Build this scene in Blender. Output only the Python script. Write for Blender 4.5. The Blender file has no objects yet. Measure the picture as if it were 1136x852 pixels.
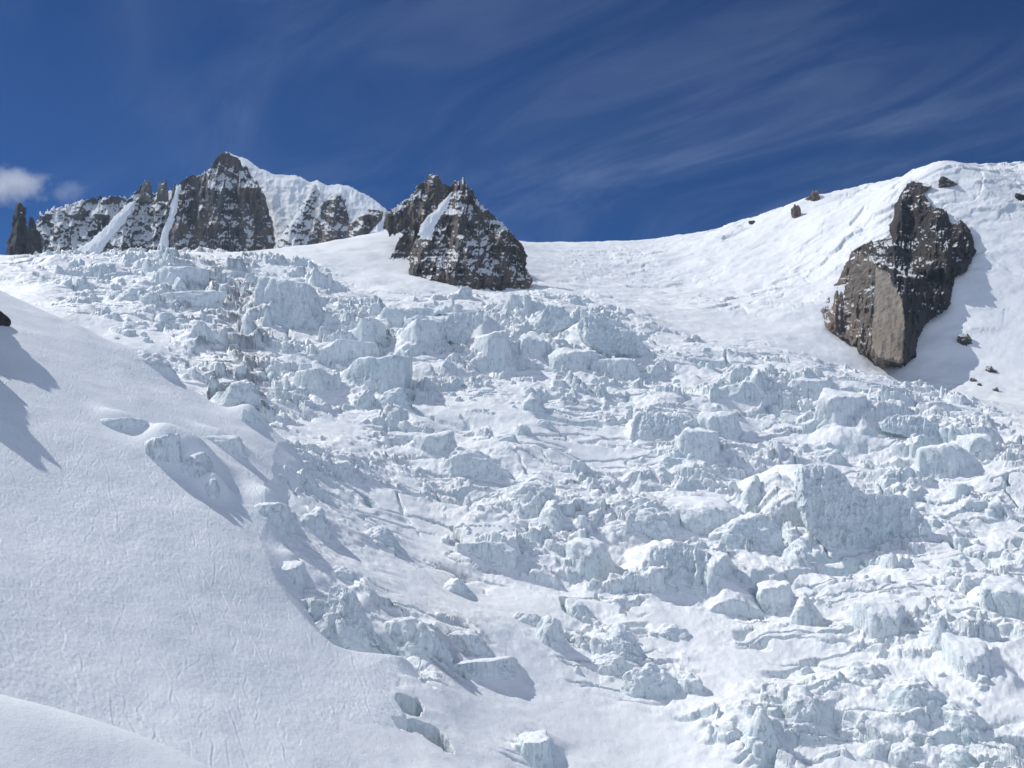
import bpy, math
import numpy as np

# ------------------------------------------------------------------ camera, sky, sun, exposure
SC = bpy.context.scene
COL = SC.collection
F = 1091.0                      # focal length in photograph pixels (1136 wide)
PITCH = math.radians(5.0)
cam_d = bpy.data.cameras.new("camera")
cam = bpy.data.objects.new("camera", cam_d)
COL.objects.link(cam)
cam_d.sensor_fit = 'HORIZONTAL'
cam_d.angle = 2 * math.atan(568 / F)
cam_d.clip_start = 0.5
cam_d.clip_end = 60000
cam.location = (0, 0, 0)
cam.rotation_euler = (math.radians(90) + PITCH, 0, 0)
SC.camera = cam

SUN_EL = math.radians(45)
SUN_AZ = math.radians(-60)      # from straight ahead, towards the left
SUN = np.array([math.sin(SUN_AZ) * math.cos(SUN_EL), math.cos(SUN_AZ) * math.cos(SUN_EL), math.sin(SUN_EL)])
sun_d = bpy.data.lights.new("sun", 'SUN')
sun_d.energy = 2.9
sun_d.angle = math.radians(0.53)
sun_d.color = (1.0, 0.985, 0.95)
sun = bpy.data.objects.new("sun", sun_d)
COL.objects.link(sun)
from mathutils import Vector
sun.rotation_euler = Vector(SUN).to_track_quat('Z', 'Y').to_euler()

world = bpy.data.worlds.new("World")
SC.world = world
world.use_nodes = True


class NT:
    """small helper for node trees"""
    def __init__(self, tree):
        self.t = tree
        for n in list(tree.nodes):
            tree.nodes.remove(n)

    def n(self, kind, ins=None, **props):
        nd = self.t.nodes.new(kind)
        for k, v in props.items():
            setattr(nd, k, v)
        for k, v in (ins or {}).items():
            s = nd.inputs[k]
            if isinstance(v, bpy.types.NodeSocket):
                self.t.links.new(v, s)
            else:
                s.default_value = v
        return nd

    def math(self, op, a, b=0.0, c=0.0, clamp=False):
        nd = self.t.nodes.new('ShaderNodeMath')
        nd.operation = op
        nd.use_clamp = clamp
        for i, v in enumerate((a, b, c)):
            if isinstance(v, bpy.types.NodeSocket):
                self.t.links.new(v, nd.inputs[i])
            else:
                nd.inputs[i].default_value = v
        return nd.outputs[0]

    def vmath(self, op, a, b=(0, 0, 0)):
        nd = self.t.nodes.new('ShaderNodeVectorMath')
        nd.operation = op
        for i, v in enumerate((a, b)):
            if isinstance(v, bpy.types.NodeSocket):
                self.t.links.new(v, nd.inputs[i])
            else:
                nd.inputs[i].default_value = v
        return nd.outputs[0]

    def ramp(self, fac, lo, hi, smooth=True):
        nd = self.t.nodes.new('ShaderNodeMapRange')
        nd.interpolation_type = 'SMOOTHSTEP' if smooth else 'LINEAR'
        self.t.links.new(fac, nd.inputs[0])
        nd.inputs[1].default_value = lo
        nd.inputs[2].default_value = hi
        return nd.outputs[0]

    def mix(self, fac, a, b):
        nd = self.t.nodes.new('ShaderNodeMix')
        nd.data_type = 'RGBA'
        nd.clamp_factor = True
        for k, v in ((0, fac), (6, a), (7, b)):
            if isinstance(v, bpy.types.NodeSocket):
                self.t.links.new(v, nd.inputs[k])
            else:
                nd.inputs[k].default_value = v if k == 0 else (*v, 1)
        return nd.outputs[2]

    def noise(self, vec, scale, detail=4, rough=0.55, dist=0.0):
        nd = self.t.nodes.new('ShaderNodeTexNoise')
        self.t.links.new(vec, nd.inputs['Vector'])
        nd.inputs['Scale'].default_value = scale
        nd.inputs['Detail'].default_value = detail
        nd.inputs['Roughness'].default_value = rough
        nd.inputs['Distortion'].default_value = dist
        return nd.outputs[0]


def build_world():
    N = NT(world.node_tree)
    sky = N.n('ShaderNodeTexSky', sky_type='NISHITA', sun_disc=False, sun_elevation=SUN_EL,
              sun_rotation=SUN_AZ, altitude=4200.0, air_density=1.0, dust_density=0.0, ozone_density=3.0)
    tc = N.n('ShaderNodeTexCoord')
    d = tc.outputs['Generated']
    sp = N.n('ShaderNodeSeparateXYZ', {0: d})
    # cirrus: high flat layer, the view direction carried on to a plane overhead
    zz = N.math('ADD', N.math('MAXIMUM', sp.outputs[2], 0.0), 0.12)
    cx = N.math('DIVIDE', sp.outputs[0], zz)
    cy = N.math('DIVIDE', sp.outputs[1], zz)
    pl = N.n('ShaderNodeCombineXYZ', {0: cx, 1: cy, 2: 0.0}).outputs[0]
    turn = N.n('ShaderNodeMapping', {0: pl, 1: (0, 0, 0), 2: (0, 0, math.radians(52)), 3: (1, 1, 1)}).outputs[0]
    rot = N.n('ShaderNodeMapping', {0: turn, 1: (0.35, 0.6, 0), 2: (0, 0, 0), 3: (0.62, 1.7, 1)}).outputs[0]
    streak = N.noise(rot, 1.8, 12, 0.64, 1.0)
    rot2 = N.n('ShaderNodeMapping', {0: pl, 1: (2.3, 5.1, 0), 2: (0, 0, math.radians(-10)), 3: (0.5, 0.8, 1)}).outputs[0]
    patch = N.noise(rot2, 0.9, 3, 0.5, 0.3)
    cir = N.math('MULTIPLY', N.ramp(streak, 0.36, 0.86), N.ramp(patch, 0.30, 0.68))
    cir = N.math('MULTIPLY', cir, 0.135)
    col = N.vmath('MULTIPLY', sky.outputs[0], (0.085, 0.255, 0.48))
    # added bright fill, unseen behind and above the camera, to lift the ice faces
    sky_fill = N.math('ADD', N.math('MULTIPLY', sp.outputs[1], -1.0), N.math('MULTIPLY', sp.outputs[2], 0.32))
    sky_fill = N.math('MULTIPLY', N.ramp(sky_fill, 0.02, 0.60), N.ramp(N.noise(d, 1.6, 4, 0.55, 0.4), 0.20, 0.75))
    cir = N.math('ADD', cir, N.math('MULTIPLY', sky_fill, 1.0), clamp=True)  # cirrus plus the added fill
    cirrus_fill = N.mix(cir, (0, 0, 0), (6.4, 7.0, 7.9))
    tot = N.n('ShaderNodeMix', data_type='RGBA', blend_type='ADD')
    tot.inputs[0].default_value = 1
    N.t.links.new(col, tot.inputs[6]); N.t.links.new(cirrus_fill, tot.inputs[7])
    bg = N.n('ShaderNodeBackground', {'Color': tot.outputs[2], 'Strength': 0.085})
    N.n('ShaderNodeOutputWorld', {'Surface': bg.outputs[0]})


build_world()
SC.view_settings.view_transform = 'Standard'
SC.view_settings.look = 'None'
SC.view_settings.gamma = 1
SC.view_settings.exposure = 0.37
SC.cycles.max_bounces = 8
SC.cycles.volume_bounces = 4
SC.cycles.diffuse_bounces = 5

# ------------------------------------------------------------------ numpy noise
f32 = np.float32


def _hash(ix, iy, iz, seed):
    h = (ix.astype(np.uint32) * np.uint32(374761393) + iy.astype(np.uint32) * np.uint32(668265263)
         + iz.astype(np.uint32) * np.uint32(2147483647 - 58) + np.uint32((seed * 974634777 + 12345) & 0xffffffff))
    h = (h ^ (h >> np.uint32(13))) * np.uint32(1274126177)
    h = (h ^ (h >> np.uint32(16))) * np.uint32(2246822519)
    return h ^ (h >> np.uint32(15))


def _r(ix, iy, iz, seed):
    return _hash(ix, iy, iz, seed).astype(f32) * f32(1.0 / 4294967296.0)


def vnoise(x, y, z=None, seed=0):
    """smooth value noise in -1..1"""
    x = np.asarray(x, f32); y = np.asarray(y, f32)
    ix = np.floor(x); iy = np.floor(y)
    fx = x - ix; fy = y - iy
    fx = fx * fx * fx * (fx * (fx * 6 - 15) + 10); fy = fy * fy * fy * (fy * (fy * 6 - 15) + 10)
    ix = ix.astype(np.int32); iy = iy.astype(np.int32)
    if z is None:
        o = np.zeros_like(ix)
        a = _r(ix, iy, o, seed); b = _r(ix + 1, iy, o, seed); c = _r(ix, iy + 1, o, seed); d = _r(ix + 1, iy + 1, o, seed)
        return (a + (b - a) * fx + ((c + (d - c) * fx) - (a + (b - a) * fx)) * fy) * 2 - 1
    z = np.asarray(z, f32); iz = np.floor(z); fz = z - iz
    fz = fz * fz * (3 - 2 * fz); iz = iz.astype(np.int32)
    res = []
    for k in (0, 1):
        a = _r(ix, iy, iz + k, seed); b = _r(ix + 1, iy, iz + k, seed)
        c = _r(ix, iy + 1, iz + k, seed); d = _r(ix + 1, iy + 1, iz + k, seed)
        ab = a + (b - a) * fx; cd = c + (d - c) * fx
        res.append(ab + (cd - ab) * fy)
    return (res[0] + (res[1] - res[0]) * fz) * 2 - 1


def fbm(x, y, z=None, oct=4, seed=0, gain=0.5, lac=2.03):
    s = 0; a = 1.0; t = 0
    for i in range(oct):
        k = lac ** i
        s = s + a * vnoise(x * k + 17.3 * i, y * k - 9.1 * i, None if z is None else z * k, seed + i)
        t += a; a *= gain
    return s / t


def ridged(x, y, z=None, oct=4, seed=0, gain=0.55, lac=2.1):
    s = 0; a = 1.0; t = 0
    for i in range(oct):
        k = lac ** i
        v = 1 - np.abs(vnoise(x * k + 7.7 * i, y * k + 3.1 * i, None if z is None else z * k, seed + i)) * 1.6
        s = s + a * v; t += a; a *= gain
    return s / t


def worley(x, y, seed=0):
    """F1, F2, random id, and offset from the cell's own point"""
    x = np.asarray(x, f32); y = np.asarray(y, f32)
    ix = np.floor(x).astype(np.int32); iy = np.floor(y).astype(np.int32)
    zz = np.zeros_like(ix)
    f1 = np.full(x.shape, 9, f32); f2 = np.full(x.shape, 9, f32)
    idr = np.zeros(x.shape, f32); ox = np.zeros(x.shape, f32); oy = np.zeros(x.shape, f32)
    for dx in (-1, 0, 1):
        for dy in (-1, 0, 1):
            cx = ix + dx; cy = iy + dy
            px = cx + _r(cx, cy, zz, seed); py = cy + _r(cx, cy, zz, seed + 71)
            ddx = x - px; ddy = y - py
            d = np.sqrt(ddx * ddx + ddy * ddy)
            near = d < f1
            f2 = np.where(near, f1, np.minimum(f2, d))
            f1 = np.where(near, d, f1)
            idr = np.where(near, _r(cx, cy, zz, seed + 133), idr)
            ox = np.where(near, ddx, ox); oy = np.where(near, ddy, oy)
    return f1, f2, idr, ox, oy


def sstep(a, b, x):
    t = np.clip((x - a) / (b - a), 0, 1)
    return t * t * (3 - 2 * t)


def seg_dist(x, y, pts):
    """distance to an open polyline"""
    d = np.full(np.shape(x), 1e9, f32)
    for (ax, ay), (bx, by) in zip(pts[:-1], pts[1:]):
        vx, vy = bx - ax, by - ay
        t = np.clip(((x - ax) * vx + (y - ay) * vy) / (vx * vx + vy * vy + 1e-9), 0, 1)
        d = np.minimum(d, np.hypot(x - ax - t * vx, y - ay - t * vy))
    return d


def poly_sd(x, y, poly):
    """signed distance to a closed polygon, positive inside"""
    d = seg_dist(x, y, list(poly) + [poly[0]])
    ins = np.zeros(np.shape(x), bool)
    n = len(poly)
    for i in range(n):
        ax, ay = poly[i]; bx, by = poly[(i + 1) % n]
        if ay == by:
            continue
        c = ((ay > y) != (by > y)) & (x < (bx - ax) * (y - ay) / (by - ay) + ax)
        ins ^= c
    return np.where(ins, d, -d)


# ------------------------------------------------------------------ from a sight line and a distance to a place
SP, CP = math.sin(PITCH), math.cos(PITCH)


def uw(px, py):
    cx = (np.asarray(px, float) - 568) / F; cy = (426 - np.asarray(py, float)) / F
    yy = CP - cy * SP
    return cx / yy, (SP + cy * CP) / yy


def place(px, py, d):
    u, w = uw(px, py)
    return u * d, d + 0 * u, w * d


def topix(x, y, z):
    dy = y * CP + z * SP; dz = -y * SP + z * CP
    return 568 + F * x / dy, 426 - F * dz / dy


class TPS:
    def __init__(self, pts, smooth=0.0, xs=1.0):
        P = np.array(pts, float)
        self.xs = xs
        self.c = P[:, :2].copy() / 1000
        n = len(P)
        K = self._k(self.c[:, None, 0] - self.c[None, :, 0], self.c[:, None, 1] - self.c[None, :, 1])
        A = np.zeros((n + 3, n + 3)); A[:n, :n] = K + smooth * np.eye(n)
        A[:n, n] = 1; A[:n, n + 1:] = self.c; A[n, :n] = 1; A[n + 1:, :n] = self.c.T
        self.wt = np.linalg.solve(A, np.concatenate([P[:, 2], [0, 0, 0]]))

    @staticmethod
    def _k(dx, dy):
        r2 = dx * dx + dy * dy
        return 0.5 * r2 * np.log(r2 + 1e-12)

    def __call__(self, x, y):
        x = np.asarray(x, f32) / f32(1000); y = np.asarray(y, f32) / f32(1000)
        n = len(self.c)
        s = self.wt[n] + self.wt[n + 1] * x + self.wt[n + 2] * y
        s = s.astype(f32)
        for i in range(n):
            dx = x - f32(self.c[i, 0]); dy = y - f32(self.c[i, 1])
            r2 = dx * dx + dy * dy
            s += f32(0.5 * self.wt[i]) * r2 * np.log(r2 + f32(1e-9))
        return s


# ------------------------------------------------------------------ the land's large forms
G_PTS = [
    (460, 852, 424), (560, 852, 464), (700, 852, 500), (850, 852, 500), (1000, 852, 490), (1136, 852, 480), (1300, 852, 470),
    (480, 760, 502), (520, 800, 492), (560, 760, 541), (640, 760, 562), (800, 760, 570), (1000, 760, 560), (1136, 760, 550), (1300, 760, 530),
    (385, 690, 535), (480, 680, 590), (640, 680, 640), (850, 680, 650), (1000, 680, 640), (1136, 680, 620),
    (310, 600, 585), (420, 600, 680), (560, 600, 730), (750, 600, 750), (950, 600, 760), (1136, 600, 730), (1300, 600, 700),
    (325, 540, 690), (450, 520, 830), (600, 520, 860), (800, 520, 880), (1000, 510, 900), (1136, 520, 850),
    (270, 455, 880), (400, 450, 950), (550, 450, 980), (750, 450, 1010), (950, 440, 1050), (1136, 470, 960),
    (200, 410, 970), (350, 400, 1080), (500, 400, 1100), (700, 400, 1150), (850, 390, 1240), (1000, 420, 1250), (1136, 400, 1290), (1300, 400, 1250),
    (-60, 345, 1150), (60, 340, 1150), (150, 350, 1130), (300, 345, 1250), (450, 345, 1290), (600, 345, 1320), (750, 360, 1350), (900, 340, 1450), (1136, 330, 1400),
    (20, 300, 1350), (150, 310, 1350), (300, 310, 1450), (430, 310, 1550), (600, 310, 1700), (750, 310, 1800), (900, 300, 1650), (1000, 290, 1530),
    (-80, 285, 1500), (20, 287, 1500), (150, 287, 1550), (260, 292, 1600), (320, 280, 1720), (360, 271, 1850), (430, 257, 1930), (500, 262, 2100), (590, 273, 2300), (660, 271, 2300),
    (720, 273, 2350), (790, 266, 2300), (850, 240, 2120), (900, 219, 2000), (980, 209, 1850), (1020, 189, 1770), (1050, 179, 1750),
    (1090, 187, 1770), (1136, 184, 1780), (1300, 175, 1780), (1136, 240, 1600), (1300, 300, 1450),
]
g_ctrl = [tuple(float(v) for v in place(*p)) for p in G_PTS]
for (px, py, d) in [(-80, 300, 1950), (150, 300, 2050), (300, 300, 2200), (430, 290, 2450), (590, 300, 2750), (720, 300, 2800), (850, 280, 2500),
                    (980, 250, 2300), (1050, 225, 2200), (1136, 230, 2250), (1300, 220, 2250)]:
    g_ctrl.append(tuple(float(v) for v in place(px, py, d)))
G_BASE = TPS(g_ctrl)

# left snow slope: a tilted plane with a rounded far brow and a drop along the glacier's margin
S_EDGE_PX = [(448, 900, 400), (440, 852, 417), (450, 800, 456), (445, 760, 480), (440, 722, 514), (400, 716, 504), (365, 700, 500), (330, 670, 511),
             (305, 640, 530), (285, 590, 566), (290, 560, 600), (300, 520, 670)]
S_EDGE = [tuple(float(v) for v in place(*p)[:2]) for p in S_EDGE_PX]
S_POLY = [(-20, 250)] + S_EDGE + [(-190, 900), (-190, 1300), (-1500, 1300), (-1500, 100), (-20, 100)]


S_BUMPS = []


def s_height(x, y):
    z = -250 - 0.5 * x + 0.25 * y
    z = z + 7 * fbm(x / 150, y / 150, oct=2, seed=5) + 1.6 * fbm(x / 38, y / 38, oct=3, seed=9)
    for (bx, by, rx, ry, hh) in S_BUMPS:
        z = z + hh * np.exp(-((x - bx) / rx) ** 2 - ((y - by) / ry) ** 2)
    brow = np.maximum(0, y - (742 - 0.12 * (x + 220)))
    z = z - 0.011 * brow ** 2 + 0 * x
    out = -poly_sd(x + 4 * vnoise(x / 22, y / 22, seed=3), y + 4 * vnoise(x / 19, y / 19, seed=4), S_POLY)
    z = z - 0.36 * np.maximum(0, out) ** 1.06 - 0.003 * np.maximum(0, out + 25) ** 2
    return z


# near snow bank, the ground the photographer stands on
N_PTS = [(0, 852, 175), (0, 820, 182), (0, 787, 190), (120, 850, 189), (120, 821, 195), (-200, 850, 157), (-200, 740, 180), (225, 854, 201),
         (0, 960, 153), (225, 960, 172), (400, 985, 140), (568, 1010, 120), (900, 1050, 100), (1300, 1060, 95)]
n_ctrl = [tuple(float(v) for v in place(*p)) for p in N_PTS] + [(0, 0, -1.8), (-40, 30, -12), (0, 50, -24), (45, 30, -16), (0, -60, 12), (-80, -60, 14), (80, -60, 6)]
for (px, py, d) in [(0, 850, 250), (120, 885, 250), (245, 915, 255), (400, 980, 215), (-200, 850, 250), (700, 1080, 170), (1300, 1100, 150)]:
    n_ctrl.append(tuple(float(v) for v in place(px, py, d)))
N_BASE = TPS(n_ctrl)


# ------------------------------------------------------------------ ski tracks pressed into the left slope
TX0, TX1, TY0, TY1, TR = -460.0, -30.0, 110.0, 820.0, 0.4


def make_tracks():
    rng = np.random.default_rng(11)
    W = int((TX1 - TX0) / TR); H = int((TY1 - TY0) / TR)
    A = np.zeros((H, W), f32)
    for i in range(1500):
        kind = rng.random()
        x = rng.uniform(-430, -60); y = rng.uniform(280, 760)
        if kind < 0.50:      # turning down the fall line
            L = rng.uniform(25, 150); ang = math.atan2(-0.75, 0.62) + rng.normal(0, 0.22)
            amp = rng.uniform(0.8, 5.0) * (0.4 + 0.6 * rng.random()); wl = rng.uniform(9, 40)
        else:                # traverses
            L = rng.uniform(50, 200); ang = math.atan2(-0.25, 0.95) + rng.normal(0, 0.35)
            amp = rng.uniform(0, 2); wl = rng.uniform(50, 90)
        s = np.arange(0, L, 0.16)
        lat = amp * np.sin(s / wl * 2 * math.pi + rng.uniform(0, 6)) + 0.02 * np.sin(s / 9)
        X = x + np.cos(ang) * s - np.sin(ang) * lat; Y = y + np.sin(ang) * s + np.cos(ang) * lat
        dep = rng.uniform(0.04, 0.24)
        edge = rng.choice([-1, 1])
        env = np.minimum(1, np.minimum(s, L - s) / 8) * (0.75 + 0.25 * np.sin(s / wl * 4 * math.pi))
        for off, v in ((0, -1.0), (0.4 * edge, -0.3), (0.8 * edge, 0.9)):
            ix = ((X - np.sin(ang) * off - TX0) / TR).astype(int); iy = ((Y + np.cos(ang) * off - TY0) / TR).astype(int)
            ok = (ix > 1) & (ix < W - 2) & (iy > 1) & (iy < H - 2)
            val = (v * dep * env)[ok].astype(f32)
            if v < 0:
                np.minimum.at(A, (iy[ok], ix[ok]), val)
            else:
                np.maximum.at(A, (iy[ok], ix[ok]), val)
    B = A.copy()
    B[1:-1, 1:-1] = (A[1:-1, 1:-1] * 2 + A[:-2, 1:-1] + A[2:, 1:-1] + A[1:-1, :-2] + A[1:-1, 2:]) / 5
    return B


TRACKS = make_tracks()


def tracks(x, y):
    H, W = TRACKS.shape
    gx = np.clip((x - TX0) / TR, 0, W - 2.01); gy = np.clip((y - TY0) / TR, 0, H - 2.01)
    ix = gx.astype(int); iy = gy.astype(int); fx = (gx - ix).astype(f32); fy = (gy - iy).astype(f32)
    a = TRACKS[iy, ix]; b = TRACKS[iy, ix + 1]; c = TRACKS[iy + 1, ix]; d = TRACKS[iy + 1, ix + 1]
    return (a + (b - a) * fx) * (1 - fy) + (c + (d - c) * fx) * fy


def s_detail(x, y):
    z = s_height(x, y) + tracks(x, y)
    churn = 0.35 + 0.65 * sstep(-0.3, 0.4, fbm(x / 90, y / 90, oct=2, seed=40))
    z = z + churn * (0.22 * fbm(x / 4.0, y / 4.0, oct=4, seed=21) + 0.10 * vnoise(x / 1.3, y / 1.3, seed=22))
    for (px, py, d, rx, ry, dep) in HOLES:
        hx, hy, _ = place(px, py, d)
        q = ((x - hx) / rx) ** 2 + ((y - hy + 0.03 * (x - hx) ** 2) / ry) ** 2
        z = z - dep * sstep(1.3, 0.8, q + 1.1 * fbm(x / 6, y / 6, oct=3, seed=60))
    return z


HOLES = [(455, 774, 478, 5.5, 8.0, 24.0), (470, 799, 462, 13.0, 6.5, 24.0)]

# ------------------------------------------------------------------ icefall relief
# rough zones: (px, py, radius x, radius y, strength) in the photograph, carried on to the land at that place
ROUGH = [
    (200, 330, 120, 34, 0.9), (110, 300, 110, 18, 0.6), (320, 330, 60, 30, 0.6), (260, 390, 110, 45, 0.75), (400, 390, 90, 45, 0.9), (280, 450, 60, 30, 0.9),
    (550, 370, 110, 45, 0.85), (640, 385, 80, 40, 1.0), (600, 430, 130, 40, 0.45), (420, 450, 90, 40, 0.6), (500, 510, 120, 50, 0.65),
    (760, 400, 90, 28, 0.65), (850, 430, 90, 26, 0.8), (960, 460, 100, 32, 0.9), (1080, 500, 80, 35, 0.9), (780, 480, 110, 50, 0.75), (900, 520, 120, 60, 0.85),
    (700, 540, 150, 50, 0.5), (600, 570, 110, 45, 0.65), (780, 590, 120, 45, 0.9), (950, 570, 110, 70, 0.9), (1090, 560, 80, 50, 0.75),
    (1110, 660, 80, 70, 0.9), (800, 640, 120, 50, 0.75), (920, 680, 110, 55, 0.8), (1060, 740, 90, 55, 0.85), (980, 780, 130, 60, 0.7), (850, 800, 90, 50, 0.55),
    (1080, 830, 100, 40, 0.7), (720, 740, 80, 45, 0.5), (650, 700, 70, 40, 0.5), (540, 620, 90, 35, 0.45), (640, 630, 80, 40, 0.5), (400, 560, 70, 50, 0.55),
    (330, 590, 50, 60, 0.6), (380, 680, 70, 45, 0.6), (480, 720, 90, 40, 0.5), (330, 520, 80, 40, 0.55), (590, 830, 40, 25, 0.4),
    (160, 293, 130, 10, 0.75), (700, 287, 130, 16, 0.16), (930, 250, 110, 24, 0.10), (1110, 215, 50, 24, 0.2), (870, 340, 60, 20, 0.12),
]
# lanes of smooth snow between them
SMOOTH = [(370, 472, 60, 18, 0.8), (430, 560, 40, 25, 0.7), (480, 600, 50, 22, 0.7), (480, 650, 60, 30, 0.75), (590, 665, 50, 28, 0.8), (560, 735, 60, 22, 0.7), (640, 800, 80, 35, 0.8),
          (745, 685, 55, 22, 0.75), (720, 825, 60, 25, 0.7), (820, 735, 70, 20, 0.75), (650, 500, 70, 18, 0.6), (1050, 612, 40, 30, 0.7), (500, 470, 45, 16, 0.6), (860, 475, 50, 14, 0.5),
          (150, 372, 60, 18, 0.85), (930, 730, 50, 16, 0.5)]
RAVINE = [tuple(float(v) for v in place(*p)[:2]) for p in
          [(283, 570, 600), (292, 600, 585), (318, 640, 545), (345, 680, 520), (375, 700, 516), (440, 718, 530), (455, 740, 520)]]


def g_mask(x, y, z):
    px, py = topix(x, y, z)
    keep = 1.0
    for (cx, cy, rx, ry, s) in ROUGH:
        keep = keep * (1 - s * np.exp(-1.1 * (((px - cx) / rx) ** 2 + ((py - cy) / ry) ** 2)))
    m = 1 - keep
    for (cx, cy, rx, ry, s) in SMOOTH:
        m = m * (1 - s * np.exp(-1.2 * (((px - cx) / rx) ** 2 + ((py - cy) / ry) ** 2)))
    return m


def terrace(x, y, cell, seed, gap=0.12, fwd=1.3):
    """blocks split by gaps: random height, random tilt, an uneven plan"""
    wx = x + cell * 0.45 * fbm(x / cell / 1.1, y / cell / 1.1, oct=3, seed=seed + 1)
    wy = y + cell * 0.45 * fbm(x / cell / 1.1 + 31, y / cell / 1.1, oct=3, seed=seed + 2)
    f1, f2, r, ox, oy = worley(wx / cell / 1.25, wy / cell / 0.85, seed)
    r2 = (r * 7.13) % 1; r3 = (r * 13.77) % 1
    h = (r - 0.5) * 1.5 + ox * (r2 - 0.5) * 1.3 + oy * (r3 - 1.0) * fwd
    crack = sstep(gap, 0.0, f2 - f1)
    return h - 0.55 * crack * (0.4 + r3)


def g_detail(x, y, base):
    m = g_mask(x, y, base)
    near = sstep(500, 1300, y)
    grow = 0.75 + 0.6 * near
    patch = fbm(x / 70, y / 50, oct=3, seed=80)
    mm = np.clip(m * (1.0 + 0.9 * patch), 0, 1.15)
    a = terrace(x, y, 46, 101, 0.07, 1.5)
    b = terrace(x, y, 19, 202, 0.10, 1.4)
    c = terrace(x, y, 7.5, 303, 0.16, 1.0)
    blocks = 10.5 * a + 5.4 * b + 2.3 * c
    level = 10.5 * (1.0 - mm) - 2.2
    e = (blocks - level)
    e = 0.5 * (e + np.sqrt(e * e + 3.0)) - 0.25       # blocks rise out of the snow that fills the lows
    rel = grow * sstep(0.10, 0.5, mm) * e
    rel = np.minimum(rel, 30)
    fine = (0.25 + 2.2 * np.clip(mm, 0, 1)) * 0.72 * fbm(x / 4.2, y / 3.6, oct=4, seed=77, gain=0.55)
    rib = 0.9 * np.clip(mm, 0, 1) * ridged(x / 9, y / 6, oct=3, seed=90)
    roll = 9.0 * fbm(x / 85, y / 60, oct=2, seed=15) + 3.4 * fbm(x / 28, y / 20, oct=3, seed=16)
    roll = roll * (0.25 + 0.75 * np.clip(m * 1.6, 0, 1)) * sstep(2600, 1400, y) + 0.25 * roll
    z = base + roll + rel + fine + rib
    # transverse ripples and shallow crevasses of the upper snowfield
    upper = sstep(1250, 1600, y) * (1 - np.clip(m * 1.3, 0, 1) * 0.4) * sstep(-100, 150, x)
    shelf = 0.7 * terrace(x, y, 70, 640, 0.05, 1.4) + 0.35 * terrace(x, y, 27, 650, 0.06, 1.3)
    z = z + upper * 6.0 * shelf * sstep(-0.25, 0.35, fbm(x / 190, y / 150, oct=3, seed=660))
    z = z + upper * (4.6 * fbm(x / 60, y / 34, oct=5, seed=33, gain=0.56) + 2.0 * np.maximum(0, ridged(x / 90 + y / 160, y / 45, oct=3, seed=34) - 0.45) * 3.6)
    wx = x + 14 * fbm(x / 40, y / 40, oct=3, seed=910); wy = y + 10 * fbm(x / 34 + 9, y / 34, oct=3, seed=911)
    cr = np.abs(vnoise(wx / 75, wy / 17, seed=920)); cr2 = np.abs(vnoise(wx / 40 + wy / 60, wy / 12, seed=921))
    on = sstep(0.10, 0.35, m) * sstep(-0.35, 0.05, fbm(x / 55, y / 55, oct=2, seed=922))
    z = z - on * (10.0 * sstep(0.10, 0.035, cr) + 5.0 * sstep(0.09, 0.03, cr2))
    d = seg_dist(x, y, RAVINE)
    z = z - 14 * np.exp(-(d / 10.0) ** 2)
    for (px, py, dd, rx, ry, dep) in HOLES:
        hx, hy, _ = place(px, py, dd)
        q = ((x - hx) / rx) ** 2 + ((y - hy + 0.03 * (x - hx) ** 2) / ry) ** 2
        z = z - dep * sstep(1.3, 0.8, q + 1.1 * fbm(x / 6, y / 6, oct=3, seed=60))
    return z


# ------------------------------------------------------------------ mesh helpers
def link_mesh(name, V, faces, mats, smooth=True, fmat=None):
    """V (n,3) array, faces (m,4) or (m,3) array"""
    me = bpy.data.meshes.new(name)
    V = np.ascontiguousarray(V, np.float32); faces = np.ascontiguousarray(faces, np.int32)
    me.vertices.add(len(V)); me.vertices.foreach_set('co', V.ravel())
    k = faces.shape[1]
    me.loops.add(faces.size); me.loops.foreach_set('vertex_index', faces.ravel())
    me.polygons.add(len(faces))
    me.polygons.foreach_set('loop_start', np.arange(0, faces.size, k, dtype=np.int32))
    me.polygons.foreach_set('loop_total', np.full(len(faces), k, np.int32))
    me.polygons.foreach_set('use_smooth', np.full(len(faces), smooth, bool))
    for m in (mats if isinstance(mats, (list, tuple)) else [mats]):
        me.materials.append(m)
    if fmat is not None:
        me.polygons.foreach_set('material_index', fmat.astype(np.int32))
    me.update(calc_edges=True)
    me.validate()
    o = bpy.data.objects.new(name, me)
    COL.objects.link(o)
    return o


def grid_faces(nc, nr):
    i = np.arange(nc - 1)[:, None] * nr + np.arange(nr - 1)[None, :]
    return np.stack([i, i + nr, i + nr + 1, i + 1], -1).reshape(-1, 4)


def compact(V, faces):
    used = np.unique(faces)
    mp = np.full(len(V), -1, np.int64); mp[used] = np.arange(len(used))
    return V[used], mp[faces]


def tag(o, label=None, cat=None, group=None, kind=None):
    if label: o['label'] = label
    if cat: o['category'] = cat
    if group: o['group'] = group
    if kind: o['kind'] = kind
    return o


# ------------------------------------------------------------------ materials
def new_mat(name):
    m = bpy.data.materials.new(name)
    m.use_nodes = True
    return m, NT(m.node_tree)


def finish(N, col, rough, bump_h=None, strength=0.5, dist=1.0, spec=0.3):
    ins = {'Base Color': col, 'Roughness': rough, 'Specular IOR Level': spec}
    if bump_h is not None:
        b = N.n('ShaderNodeBump', {'Height': bump_h, 'Strength': strength, 'Distance': dist})
        ins['Normal'] = b.outputs[0]
    p = N.n('ShaderNodeBsdfPrincipled', ins)
    N.n('ShaderNodeOutputMaterial', {'Surface': p.outputs[0]})


SNOW = (0.85, 0.868, 0.882)


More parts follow.
